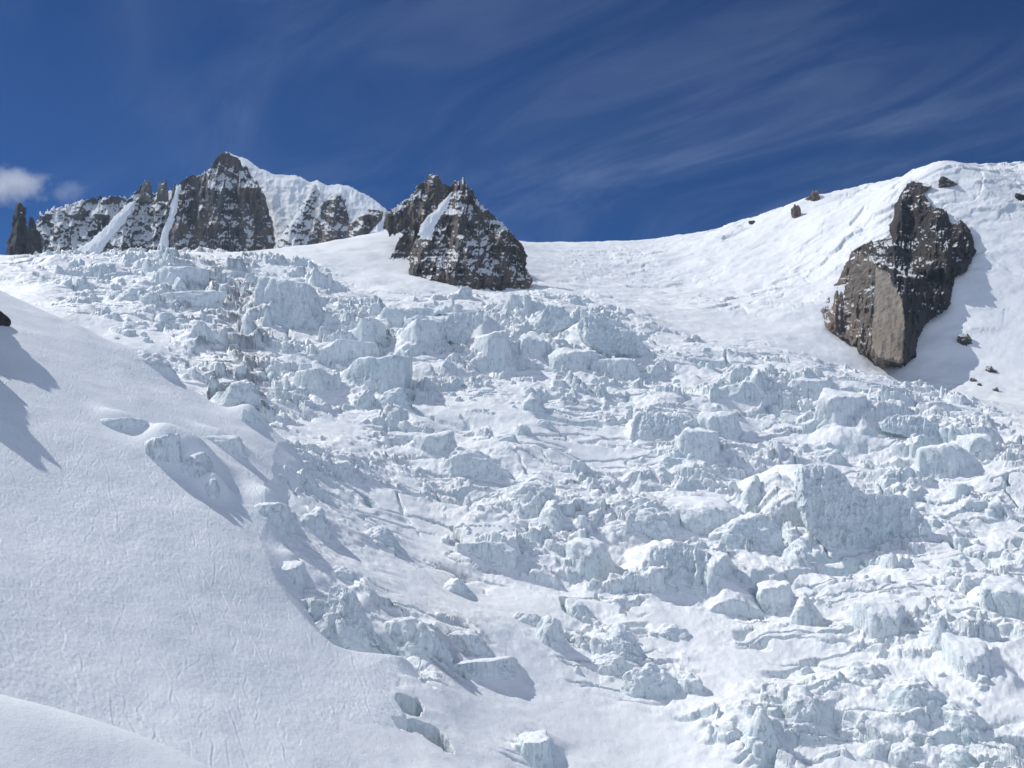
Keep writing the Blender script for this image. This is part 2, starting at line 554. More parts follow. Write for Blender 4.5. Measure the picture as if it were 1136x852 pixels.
def mat_snow(name, bump=0.35):
    m, N = new_mat(name)
    g = N.n('ShaderNodeNewGeometry')
    pos = g.outputs['Position']
    big = N.noise(pos, 0.02, 4, 0.55)
    col = N.mix(N.ramp(big, 0.3, 0.75), (0.81, 0.845, 0.865), (0.865, 0.885, 0.90))
    h = N.math('ADD', N.noise(pos, 0.45, 5, 0.6), N.math('MULTIPLY', N.noise(pos, 2.3, 3, 0.6), 0.35))
    finish(N, col, 0.75, h, bump, 1.0, 0.2)
    return m


def mat_icefall(name, lo=0.50, hi=0.80, bump=0.6):
    """snow where it can lie, bluish grey ice where the slope is too steep"""
    m, N = new_mat(name)
    g = N.n('ShaderNodeNewGeometry')
    pos = g.outputs['Position']
    nz = N.n('ShaderNodeSeparateXYZ', {0: g.outputs['Normal']}).outputs[2]
    n1 = N.noise(pos, 0.16, 5, 0.65)
    n2 = N.noise(pos, 0.9, 4, 0.6)
    t = N.math('ADD', nz, N.math('MULTIPLY', N.math('SUBTRACT', n1, 0.5), 0.38))
    t = N.math('ADD', t, N.math('MULTIPLY', N.math('SUBTRACT', n2, 0.5), 0.22))
    snowf = N.ramp(t, lo, hi)
    vs = N.n('ShaderNodeMapping', {0: pos, 3: (0.45, 0.45, 0.09)}).outputs[0]
    strk = N.noise(vs, 1.0, 5, 0.65, 0.4)
    lay = N.n('ShaderNodeMapping', {0: pos, 3: (0.03, 0.03, 0.30)}).outputs[0]
    band = N.noise(lay, 1.0, 4, 0.6, 0.6)
    ice = N.mix(N.ramp(strk, 0.30, 0.72), (0.63, 0.705, 0.74), (0.83, 0.87, 0.885))
    ice = N.mix(N.math('MULTIPLY', N.ramp(band, 0.50, 0.70), 0.35), ice, (0.58, 0.62, 0.61))
    tone = N.noise(pos, 0.017, 4, 0.6)
    ice = N.mix(N.math('MULTIPLY', N.ramp(tone, 0.45, 0.66), 0.38), ice, (0.55, 0.70, 0.735))
    cv = N.n('ShaderNodeMapping', {0: pos, 3: (0.16, 0.16, 0.06)}).outputs[0]
    crk = N.ramp(N.math('ABSOLUTE', N.math('SUBTRACT', N.noise(cv, 1.0, 3, 0.5, 0.8), 0.5)), 0.022, 0.004)
    crk = N.math('MULTIPLY', crk, N.ramp(n1, 0.42, 0.6))
    ice = N.mix(N.math('MULTIPLY', crk, 0.6), ice, (0.30, 0.40, 0.46))
    col = N.mix(snowf, ice, SNOW)
    h = N.math('ADD', N.math('MULTIPLY', N.noise(pos, 0.35, 6, 0.65), 1.4), N.math('MULTIPLY', strk, 0.9))
    h = N.math('SUBTRACT', h, N.math('MULTIPLY', crk, 0.8))
    h = N.math('MULTIPLY', h, N.math('SUBTRACT', 1.0, N.math('MULTIPLY', snowf, 0.82)))
    finish(N, col, 0.6, h, bump, 1.6, 0.3)
    return m


def mat_rock(name, dark, light, warm, lo, hi, sc=1.0, snowamt=0.35):
    """fractured granite with snow caught on its ledges"""
    m, N = new_mat(name)
    g = N.n('ShaderNodeNewGeometry')
    pos = g.outputs['Position']
    nz = N.n('ShaderNodeSeparateXYZ', {0: g.outputs['Normal']}).outputs[2]
    st = N.n('ShaderNodeMapping', {0: pos, 3: (0.10 * sc, 0.10 * sc, 0.022 * sc)}).outputs[0]
    streak = N.noise(st, 1.0, 7, 0.68, 0.3)
    blot = N.noise(pos, 0.016 * sc, 4, 0.55)
    fine = N.noise(pos, 0.22 * sc, 6, 0.7)
    col = N.mix(N.ramp(streak, 0.32, 0.70), dark, light)
    col = N.mix(N.math('MULTIPLY', N.ramp(blot, 0.42, 0.62), 0.75), col, warm)
    col = N.mix(N.math('MULTIPLY', N.ramp(fine, 0.52, 0.66), 0.5), col, dark)
    gul = N.n('ShaderNodeMapping', {0: pos, 2: (0, math.radians(14), 0), 3: (0.055 * sc, 0.055 * sc, 0.020 * sc)}).outputs[0]
    t = N.math('ADD', nz, N.math('MULTIPLY', N.math('SUBTRACT', N.noise(gul, 1.0, 4, 0.62, 0.5), 0.5), snowamt * 1.7))
    t = N.math('ADD', t, N.math('MULTIPLY', N.math('SUBTRACT', fine, 0.5), snowamt * 0.55))
    t = N.math('ADD', t, N.math('MULTIPLY', N.math('SUBTRACT', N.noise(pos, 0.013 * sc, 3, 0.5), 0.5), snowamt * 1.3))
    sn = N.ramp(t, lo, hi)
    col = N.mix(sn, col, SNOW)
    h = N.math('ADD', N.math('MULTIPLY', streak, 2.5), N.math('MULTIPLY', fine, 2.0))
    finish(N, col, 0.85, h, 0.8, 3.0 / sc, 0.2)
    return m


M_SLOPE = mat_snow('snow_slope_material', 0.30)
M_BANK = mat_snow('snow_bank_material', 0.25)
M_GLACIER = mat_icefall('icefall_material', 0.42, 0.74)
M_ICE = mat_icefall('serac_ice_material', 0.72, 1.05)
M_CAP = mat_snow('serac_snow_material', 0.5)
M_FARSNOW = mat_snow('mountain_snow_material', 0.8)
M_ROCK_BROWN = mat_rock('brown_granite_material', (0.075, 0.066, 0.058), (0.27, 0.235, 0.20), (0.24, 0.175, 0.13), 0.85, 1.0, 1.0, 0.4)
M_ROCK_MID = mat_rock('granite_peak_material', (0.05, 0.047, 0.046), (0.23, 0.21, 0.19), (0.21, 0.16, 0.125), 0.58, 0.74, 1.0, 0.60)
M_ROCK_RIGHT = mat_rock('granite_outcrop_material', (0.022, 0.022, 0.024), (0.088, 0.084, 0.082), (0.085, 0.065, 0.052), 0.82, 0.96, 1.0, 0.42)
M_ROCK_SLAB = mat_rock('granite_slab_material', (0.20, 0.18, 0.155), (0.40, 0.36, 0.305), (0.30, 0.24, 0.185), 0.93, 1.05, 1.0, 0.2)
M_ROCK_FAR = mat_rock('granite_massif_material', (0.065, 0.062, 0.064), (0.25, 0.23, 0.215), (0.25, 0.185, 0.145), 0.52, 0.68, 0.6, 0.6)
M_ROCK_FARSNOWY = mat_rock('snowy_granite_material', (0.06, 0.062, 0.07), (0.20, 0.195, 0.195), (0.18, 0.155, 0.14), 0.22, 0.42, 0.6, 0.55)

# ------------------------------------------------------------------ glacier and slopes: sheets with their rows packed where the land is steep
U_IN = np.linspace(-0.565, 0.565, 1250)
U_ALL = np.concatenate([np.linspace(-0.95, -0.57, 60), U_IN, np.linspace(0.57, 0.95, 60)])
Y_FINE = np.exp(np.linspace(math.log(400), math.log(2900), 1700))


def resample(U, Yf, Z, rows):
    dy = np.diff(Yf)[None, :]; ym = 0.5 * (Yf[1:] + Yf[:-1])[None, :]
    dz = np.diff(Z, axis=1)
    s = np.sqrt((dz / ym) ** 2 + (0.35 * dy / ym) ** 2)
    c = np.concatenate([np.zeros((len(U), 1)), np.cumsum(s, 1)], 1)
    idx = np.arange(len(Yf), dtype=float)
    outY = np.empty((len(U), rows), f32); outZ = np.empty((len(U), rows), f32)
    # a smooth common packing keeps neighbouring columns aligned
    cn = c / c[:, -1:]
    sm = cn
    for k in (61, 41, 31):
        pad = np.pad(sm, ((k // 2, k // 2), (0, 0)), mode='edge')
        cs = np.cumsum(np.concatenate([np.zeros((1, cn.shape[1])), pad], 0), 0)
        sm = (cs[k:] - cs[:-k]) / k
    t = np.linspace(0, 1, rows)
    for i in range(len(U)):
        f = np.interp(t, sm[i], idx)
        outY[i] = np.interp(f, idx, Yf); outZ[i] = np.interp(f, idx, Z[i])
    return outY, outZ


XF = (U_ALL[:, None] * Y_FINE[None, :]).astype(f32)
YF = np.broadcast_to(Y_FINE[None, :], XF.shape).astype(f32)
GB = G_BASE(XF, YF)
GZ = g_detail(XF, YF, GB).astype(f32)
SZ = s_height(XF, YF)
ALLW = np.maximum(GZ, SZ) / YF
BASEW = np.maximum(GB, SZ) / YF


def ground_at(px, py, base=False):
    """first ground met on the sight line through a point of the photograph"""
    u, w = uw(px, py)
    i = int(np.clip(np.searchsorted(U_ALL, u), 0, len(U_ALL) - 1))
    col = (BASEW if base else ALLW)[i]
    k = np.argmax(col >= w)
    if col[k] < w:
        return None
    y = Y_FINE[k]
    return float(u * y), float(y), float(w * y)


SERACS = [
    # px, py(foot), width, height, shape, label
    (322, 344, 62, 40, 'wall', 'tall fluted ice wall with a flat top, standing alone below the snow dome'),
    (200, 316, 62, 24, 'wall', 'broad pale ice wall just under the foot of the highest peak'),
    (199, 322, 17, 20, 'fin', 'small pointed ice block leaning on the broad pale wall under the highest peak'),
    (212, 341, 62, 20, 'wall', 'low wide ice wall below the small pointed block at upper left'),
    (150, 330, 34, 16, 'lump', 'grey ice mound left of the low wide wall at upper left'),
    (274, 368, 26, 27, 'fin', 'shark fin shaped ice tower, left one of two fins at upper left'),
    (297, 362, 16, 22, 'fin', 'narrow ice fin, right one of two fins at upper left'),
    (249, 382, 25, 22, 'fin', 'triangular ice tooth below the two fins at upper left'),
    (224, 373, 28, 22, 'lump', 'rounded ice lump left of the triangular ice tooth'),
    (196, 363, 26, 13, 'lump', 'low ice lump at the left end of the row with the triangular tooth'),
    (168, 409, 50, 26, 'lump', 'heap of broken ice at the brow of the smooth left slope'),
    (267, 446, 46, 30, 'lump', 'dark grey ice heap where the icefall meets the left slope, upper of two'),
    (275, 471, 32, 22, 'lump', 'grey ice heap where the icefall meets the left slope, lower of two'),
    (346, 434, 46, 26, 'wall', 'crumbling ice wall with debris at its foot, left of the big arched block'),
    (380, 404, 72, 28, 'block', 'long flat topped ice block in front of the square ice cube'),
    (408, 389, 38, 36, 'block', 'square ice cube with a snowy roof in the upper icefall'),
    (434, 362, 26, 22, 'block', 'smaller ice cube behind and right of the square ice cube'),
    (422, 430, 72, 38, 'block', 'big arched ice block casting a wide shadow to its right'),
    (470, 385, 44, 34, 'block', 'thick pale ice block at the left end of the long terrace wall'),
    (547, 404, 54, 40, 'block', 'drum shaped ice block with a round flat top, below the central peak'),
    (588, 396, 32, 28, 'block', 'ice block pressed against the right side of the drum'),
    (634, 411, 56, 28, 'block', 'dirty ice ledge under the fluted wedge'),
    (682, 416, 50, 20, 'wall', 'low ice step at the foot of the curved cliff'),
    (404, 452, 26, 22, 'lump', 'round ice boulder below the big arched block, left of a pair'),
    (436, 446, 36, 18, 'lump', 'flat ice boulder below the big arched block, right of a pair'),
    (590, 456, 34, 22, 'fin', 'cone of ice alone in the rubble field below the drum'),
    (579, 483, 24, 17, 'lump', 'ball of ice below the lone cone'),
    (603, 475, 26, 12, 'lump', 'flat ice slab right of the ice ball'),
    (558, 490, 32, 10, 'lump', 'low snowy slab left of and below the ice ball'),
    (483, 501, 46, 22, 'block', 'tilted ice step left of the rough lump in the middle of the icefall'),
    (530, 529, 72, 32, 'lump', 'rough grey ice lump in the middle of the icefall'),
    (587, 553, 52, 22, 'lump', 'broken ice heap right below the rough middle lump'),
    (612, 584, 46, 26, 'fin', 'snowy hump with a long shadow in the middle of the icefall'),
    (797, 481, 54, 26, 'wall', 'arched ice ridge right of the ribbed wall'),
    (775, 508, 48, 34, 'block', 'blue-grey ice block under the arched ridge'),
    (745, 517, 36, 12, 'lump', 'low bluish ice step below the ribbed wall'),
    (718, 581, 52, 20, 'lump', 'cracked ice hump left of the long broken ridge'),
    (778, 593, 92, 38, 'wall', 'long broken ice ridge left of the great ice wall'),
    (838, 438, 36, 32, 'fin', 'sharp ice wedge at the edge of the upper snowfield'),
    (896, 436, 42, 18, 'wall', 'small ice cliff on the edge of the snowfield, right of the sharp wedge'),
    (936, 463, 52, 30, 'block', 'blocky ice cliff on the edge of the snowfield below the brown outcrop'),
    (1082, 502, 44, 22, 'wall', 'ice step at the right end of the long smooth wall'),
    (920, 513, 40, 20, 'lump', 'rounded ice hood above the great ice wall'),
    (1046, 531, 64, 40, 'block', 'massive ice block with a shadow, right of the great wall'),
    (1110, 574, 48, 22, 'lump', 'layered ice ledge near the right border below the massive block'),
    (836, 562, 36, 36, 'fin', 'leaning ice pillar left of the great wall'),
    (825, 608, 88, 42, 'lump', 'jumbled ice mass left of the foot of the great wall'),
    (880, 627, 42, 26, 'lump', 'broken ice spur at the left foot of the great wall'),
    (790, 655, 36, 40, 'block', 'square ice pillar right of the cluster of columns'),
    (822, 660, 42, 28, 'lump', 'snowy ice knob right of the square pillar'),
    (860, 680, 42, 32, 'block', 'ice horn with a dark right side, below the jumbled mass'),
    (892, 694, 40, 36, 'fin', 'sloping ice ramp right of the ice horn'),
    (975, 702, 54, 32, 'block', 'pair-topped ice boulder below the shadow of the great wall'),
    (1047, 722, 42, 40, 'fin', 'dark sided ice tower near the lower right'),
    (1078, 752, 46, 34, 'block', 'grooved ice bank right of the dark sided tower'),
    (1118, 684, 52, 36, 'wall', 'grey ice bank at the right border'),
    (893, 802, 54, 36, 'lump', 'round snowy ice boulder at lower right, left of the big split one'),
    (1010, 787, 64, 34, 'lump', 'big split ice boulder with a snow hood at lower right'),
    (845, 822, 42, 36, 'fin', 'splintered ice tooth near the bottom, left of the round boulder'),
    (950, 820, 54, 20, 'lump', 'undercut snow hump near the bottom below the split boulder'),
    (1073, 812, 48, 26, 'lump', 'striped ice boulder near the bottom right corner'),
    (1006, 843, 42, 20, 'lump', 'low cracked ice boulder at the bottom border'),
    (1056, 848, 48, 22, 'lump', 'curved ice ledge at the bottom border, right of the low cracked boulder'),
    (956, 753, 32, 14, 'lump', 'small ice hump above the round snowy boulder'),
    (593, 847, 42, 28, 'block', 'lone ice block in smooth snow at the bottom centre'),
    (533, 751, 96, 17, 'wall', 'long thin ice lip above smooth snow at lower centre'),
    (515, 719, 52, 22, 'lump', 'twin ice bumps above the long thin lip'),
    (456, 716, 70, 34, 'lump', 'jagged ice heap at the edge of the left slope, right of the dark ice cliff'),
    (610, 716, 42, 34, 'fin', 'narrow ice rib with a dark crack at lower centre'),
    (583, 692, 36, 14, 'lump', 'small ice hump up left of the narrow cracked rib'),
    (648, 691, 32, 22, 'lump', 'top ice boulder of the string of three at lower centre'),
    (684, 719, 42, 25, 'lump', 'middle ice boulder of the string of three at lower centre'),
    (674, 746, 52, 22, 'lump', 'bottom ice boulder of the string of three at lower centre'),
    (728, 774, 62, 36, 'lump', 'large lumpy ice boulder at lower centre, left one of two side by side'),
    (764, 770, 40, 26, 'lump', 'smaller lumpy ice boulder, right one of two side by side at lower centre'),
    (744, 710, 44, 18, 'lump', 'low grey ice boulder above the two side by side boulders'),
    (540, 621, 64, 18, 'wall', 'low ice edge with a brownish face left of the stacked hump'),
    (650, 634, 54, 34, 'block', 'stacked ice hump with a shaded right flank above smooth snow'),
    (664, 658, 17, 10, 'lump', 'small round ice boulder at the foot of the stacked hump'),
    (504, 658, 42, 16, 'fin', 'snow ridge with a blue shadow behind the lower smooth slope'),
    (135, 479, 50, 16, 'wall', 'shallow ice window in the smooth left slope, highest of four'),
    (178, 515, 42, 30, 'block', 'large ice boulder emerging from the left slope, second of four from the top'),
    (214, 535, 46, 36, 'lump', 'round dirty ice boulder emerging from the left slope, third of four from the top'),
    (235, 554, 24, 24, 'fin', 'narrow snow horn, lowest of four in the left slope'),
    (245, 496, 50, 14, 'wall', 'thin crevasse lip in the snow right of the left slope boulders'),
    (378, 524, 42, 18, 'lump', 'half buried ice hump above the left margin crevasses'),
    (300, 582, 46, 24, 'wall', 'hollow ice scoop at the left margin of the icefall'),
    (347, 590, 36, 28, 'lump', 'stack of snow pillows right of the hollow scoop'),
    (418, 606, 52, 24, 'lump', 'shaded snow mound right of the snow pillows'),
    (324, 647, 28, 22, 'block', 'small dark ice block above the dark streaked cliff at the left margin'),
    (380, 641, 32, 13, 'lump', 'small fluted ice step above the dark streaked cliff at the rim'),
]

CLIFFS = [
    # outline, lean, bulge ribs, label, depth of the plateau behind
    ([(885.5, 517), (904, 514), (923, 515.5), (937, 526.5), (946, 540), (960, 546), (979, 548), (995, 548), (1008, 552), (1020, 567), (1034, 585), (1034, 594), (1024, 597), (1024, 612),
      (1012, 619), (995, 619), (964, 617), (937, 619), (917, 612), (905, 598), (894, 586), (884.5, 563), (882, 538)], 0.30,
     [([(889, 520), (893, 580)], 10, 0.9, 0.9), ([(908, 515), (914, 560)], 7, 0.7, 0.6), ([(1024, 570), (1018, 615)], 9, 0.4, 0.8)],
     'great ice wall, the largest of the icefall, with a shaded hollow face', 60),
    ([(639.7, 359), (644.6, 352), (654, 348.5), (667, 351.5), (677, 358), (689, 363), (701, 366), (712.4, 376), (714, 394), (701, 397), (672, 395), (652, 386), (641, 373)], 0.25,
     [([(650, 349), (652, 385)], 6, 0.5, 0.4), ([(684, 360), (686, 396)], 5, 0.5, 0.5), ([(706, 370), (708, 396)], 5, 0.6, 0.6)],
     'curved fluted ice cliff at the right end of the upper icefall', 30),
    ([(585, 369), (592, 358), (600, 346), (607.6, 337), (622.4, 339.5), (632, 347), (634, 364), (614, 370), (598, 373)], 0.35,
     [([(604, 340), (594, 372)], 6, 0.5, 0.6)],
     'wedge of fluted ice left of the curved cliff', 25),
    ([(445, 368), (450, 354.5), (464.6, 349), (484, 352), (504, 347), (536, 343), (538, 357), (523, 370), (516, 384), (484, 381), (455, 374)], 0.30,
     [([(462, 350), (462, 374)], 6, 0.5, 0.5), ([(497, 349), (497, 380)], 5, 0.4, 0.5)],
     'long terrace wall of pale ice below the central peak', 40),
    ([(420, 346), (434, 342), (452, 343), (480, 341), (498, 336), (501, 328), (505, 336), (503, 346), (480, 351), (452, 353), (428, 355)], 0.3,
     [([(440, 343), (440, 353)], 3, 0.3, 0.3), ([(490, 338), (490, 348)], 3, 0.3, 0.3)],
     'long straight ice step highest in the terrace, just under the central peak', 40),
    ([(697, 489), (700, 470), (708, 458), (722, 456), (742, 460), (757, 462), (760, 478), (748, 484), (728, 489), (708, 491)], 0.35,
     [([(714, 457), (712, 490)], 5, 0.5, 0.5), ([(744, 460), (742, 484)], 4, 0.5, 0.5)],
     'ribbed ice wall with vertical grooves, left of the arch', 30),
    ([(985, 462), (1000, 459), (1024, 462), (1040, 470), (1058, 481), (1062, 490), (1040, 491), (1022, 495), (1004, 484), (978, 478), (974, 468)], 0.45,
     [([(1010, 460), (1012, 490)], 4, 0.3, 0.4)],
     'long smooth ice wall on the edge of the snowfield at right', 40),
    ([(710, 640), (713, 622), (722, 606), (736, 602), (752, 600), (768, 604), (785, 612), (800, 622), (804, 650), (790, 656), (768, 655), (748, 653), (728, 651), (714, 646)], 0.4,
     [([(722, 607), (720, 648)], 6, 0.6, 0.7), ([(748, 601), (744, 650)], 8, 0.7, 0.8), ([(772, 606), (772, 655)], 7, 0.8, 0.7), ([(794, 620), (794, 652)], 6, 0.7, 0.8)],
     'cluster of upright ice columns with dark clefts', 35),
    ([(330, 672), (336, 664), (350, 662), (362, 668), (366, 652), (378, 646), (392, 654), (402, 672), (412, 690), (420, 706), (428, 718), (408, 716), (384, 708), (362, 698), (344, 686)], 0.35,
     [([(345, 664), (348, 690)], 6, 0.6, 0.7), ([(380, 650), (384, 706)], 8, 0.6, 0.6), ([(404, 680), (408, 714)], 5, 0.7, 0.7)],
     'dark streaked ice cliff rising behind the rim of the left slope', 30),
]


def plan_serac(px, py, wpx, hpx, shape, seed, deep=None):
    """place and size of one block"""
    hit = ground_at(px, py)
    if hit is None:
        return None
    rng = np.random.default_rng(seed + 50000)
    mpp = hit[1] / F
    w = wpx * mpp; h = hpx * mpp
    dp = deep * w if deep else (h * rng.uniform(1.1, 1.9) if shape in ('block', 'wall') else 0.5 * (w + h) * rng.uniform(0.7, 1.1))
    return hit, w, h, max(dp, 0.35 * w)


def raise_ground(cx, cy, ztop, rx, ry, steep, rough=3.0, seed=0):
    """a snow shelf behind an ice face, so that its top runs back into the slope"""
    m = 40
    j0, j1 = np.searchsorted(Y_FINE, [cy - ry - m, cy + ry + m])
    ym = max(cy - ry - m, 380)
    i0, i1 = np.searchsorted(U_ALL, sorted([(cx - rx - m) / ym, (cx - rx - m) / (cy + ry + m)])[:1] + sorted([(cx + rx + m) / ym, (cx + rx + m) / (cy + ry + m)])[1:])
    if j1 <= j0 or i1 <= i0:
        return
    x = XF[i0:i1, j0:j1]; y = YF[i0:i1, j0:j1]
    wob = fbm(x / 11 + seed, y / 11, oct=3, seed=611)
    q = np.sqrt(((x - cx) / rx) ** 2 + ((y - cy) / ry) ** 2 + 1e-6)
    dist = (q - 1) * min(rx, ry) + rough * wob
    side = 0.45 + (steep - 0.45) * sstep(0.5, -0.9, (y - cy) / ry)
    zt = ztop - np.maximum(0, dist) * side - 0.012 * np.maximum(0, y - cy) + 0.8 * wob
    g = GZ[i0:i1, j0:j1]
    zt = zt + 0.40 * np.clip(g - GB[i0:i1, j0:j1] - 3, -5, 7) - 1.8
    e = zt - g
    GZ[i0:i1, j0:j1] = g + 0.5 * (e + np.sqrt(e * e + 2.0))- 0.35 * np.exp(-np.abs(e) / 2.0)


PLANS = {}
for i_, (px_, py_, w_, h_, shp_, lb_) in enumerate(SERACS):
    pl_ = plan_serac(px_, py_, w_, h_, shp_, 1000 + i_ * 7)
    PLANS[i_] = pl_
CLIFF_D = []
for (pl_, *_r_) in CLIFFS:
    P_ = np.array(pl_); b_ = P_[:, 1].max()
    low = P_[P_[:, 1] > b_ - 0.35 * (b_ - P_[:, 1].min())]
    ds = [(q[0], ground_at(q[0], q[1])) for q in low]
    ds = [(a, h[1]) for a, h in ds if h]
    CLIFF_D.append((float(np.median([d for a, d in ds])), b_))
for i_, (px_, py_, w_, h_, shp_, lb_) in enumerate(SERACS):
    if PLANS[i_] is None:
        continue
    (x_, y_, z_), w_, h_, dp_ = PLANS[i_]
    sz_ = float(s_height(np.array([x_], f32), np.array([y_], f32))[0])
    if sz_ > z_ - 1.0:
        k_ = (y_ + dp_ * 1.1) / y_
        S_BUMPS.append((x_ * k_ + 0.10 * w_, y_ * k_ + 2, 0.62 * w_, 0.85 * dp_, 0.80 * h_))
        continue
    lift = {'block': 0.80, 'wall': 0.86, 'lump': 0.62, 'fin': 0.45}[shp_]
    k_ = (y_ + dp_ * 1.0 + 0.5 * h_) / y_
    raise_ground(x_ * k_ - 0.10 * w_, y_ * k_, z_ + lift * h_, 0.48 * w_, 0.85 * dp_, 1.5, 0.10 * w_ + 1, i_)
for (pl_, lean_, rb_, lb_, deep_), (d_, b_) in zip(CLIFFS, CLIFF_D):
    P_ = np.array(pl_, float)
    n_ = 7
    xs_ = np.linspace(P_[:, 0].min() + 3, P_[:, 0].max() - 3, n_)
    for k_, x_ in enumerate(xs_):
        rr = [py for py in np.arange(P_[:, 1].min(), P_[:, 1].max(), 0.5) if poly_sd(np.array([x_]), np.array([py]), pl_)[0] > 0]
        if not rr:
            continue
        X_, Y_, Z_ = place(x_, rr[0] + 1.0, d_ + (b_ - rr[0]) * lean_ * d_ / F)
        wd = (xs_[1] - xs_[0]) * d_ / F * 0.75
        raise_ground(float(X_), float(Y_) + deep_ * 0.5 + 5 + (b_ - rr[0]) * d_ / F / 1.6, float(Z_) - 0.6, wd, deep_ * 0.5, 1.6, 1.5, k_)
SZ = s_height(XF, YF)
ALLW = np.maximum(GZ, SZ) / YF

rows = 1150
gy, gz = resample(U_ALL, Y_FINE, GZ, rows)
gx = gy * U_ALL[:, None]
V = np.stack([gx, gy, gz], -1).reshape(-1, 3)
nrm = np.zeros_like(V)
# small sideways irregularity so that steep faces are not bare extrusions
V[:, 0] += 0.8 * fbm(V[:, 0] / 5, V[:, 2] / 3, V[:, 1] / 5, oct=2, seed=500) * sstep(0.1, 0.6, g_mask(V[:, 0], V[:, 1], V[:, 2]))
o = link_mesh('glacier', V, grid_faces(len(U_ALL), rows), M_GLACIER)
tag(o, kind='structure')

US = np.concatenate([np.linspace(-0.80, -0.545, 120), np.linspace(-0.544, -0.02, 1130)])
YS = np.linspace(205, 1010, 1900)
XS_ = (US[:, None] * YS[None, :]).astype(f32); YS_ = np.broadcast_to(YS[None, :], XS_.shape).astype(f32)
sz = s_detail(XS_, YS_)
sy, sz2 = resample(US, YS, sz, 1250)
V = np.stack([sy * US[:, None], sy, sz2], -1).reshape(-1, 3)
tag(link_mesh('snow_slope', V, grid_faces(len(US), 1250), M_SLOPE), kind='structure')

xs = np.linspace(-260, 260, 420); ys = np.linspace(-80, 262, 460)
X, Y = np.meshgrid(xs, ys, indexing='ij')
zn = N_BASE(X, Y) + tracks(X - 200, Y + 260) * 0.35 + 0.08 * fbm(X / 5, Y / 5, oct=3, seed=70) + 0.8 * fbm(X / 45, Y / 45, oct=2, seed=71)
cd = np.hypot(X, Y)
zn = np.where(cd < 25, np.minimum(zn, -1.6), zn)
tag(link_mesh('snow_bank', np.stack([X, Y, zn], -1).reshape(-1, 3), grid_faces(len(xs), len(ys)), M_BANK), kind='structure')


# ------------------------------------------------------------------ rock faces
def interp_poly(pts, v):
    p = np.array(sorted(pts, key=lambda a: a[1]), float)
    return np.interp(v, p[:, 1], p[:, 0])


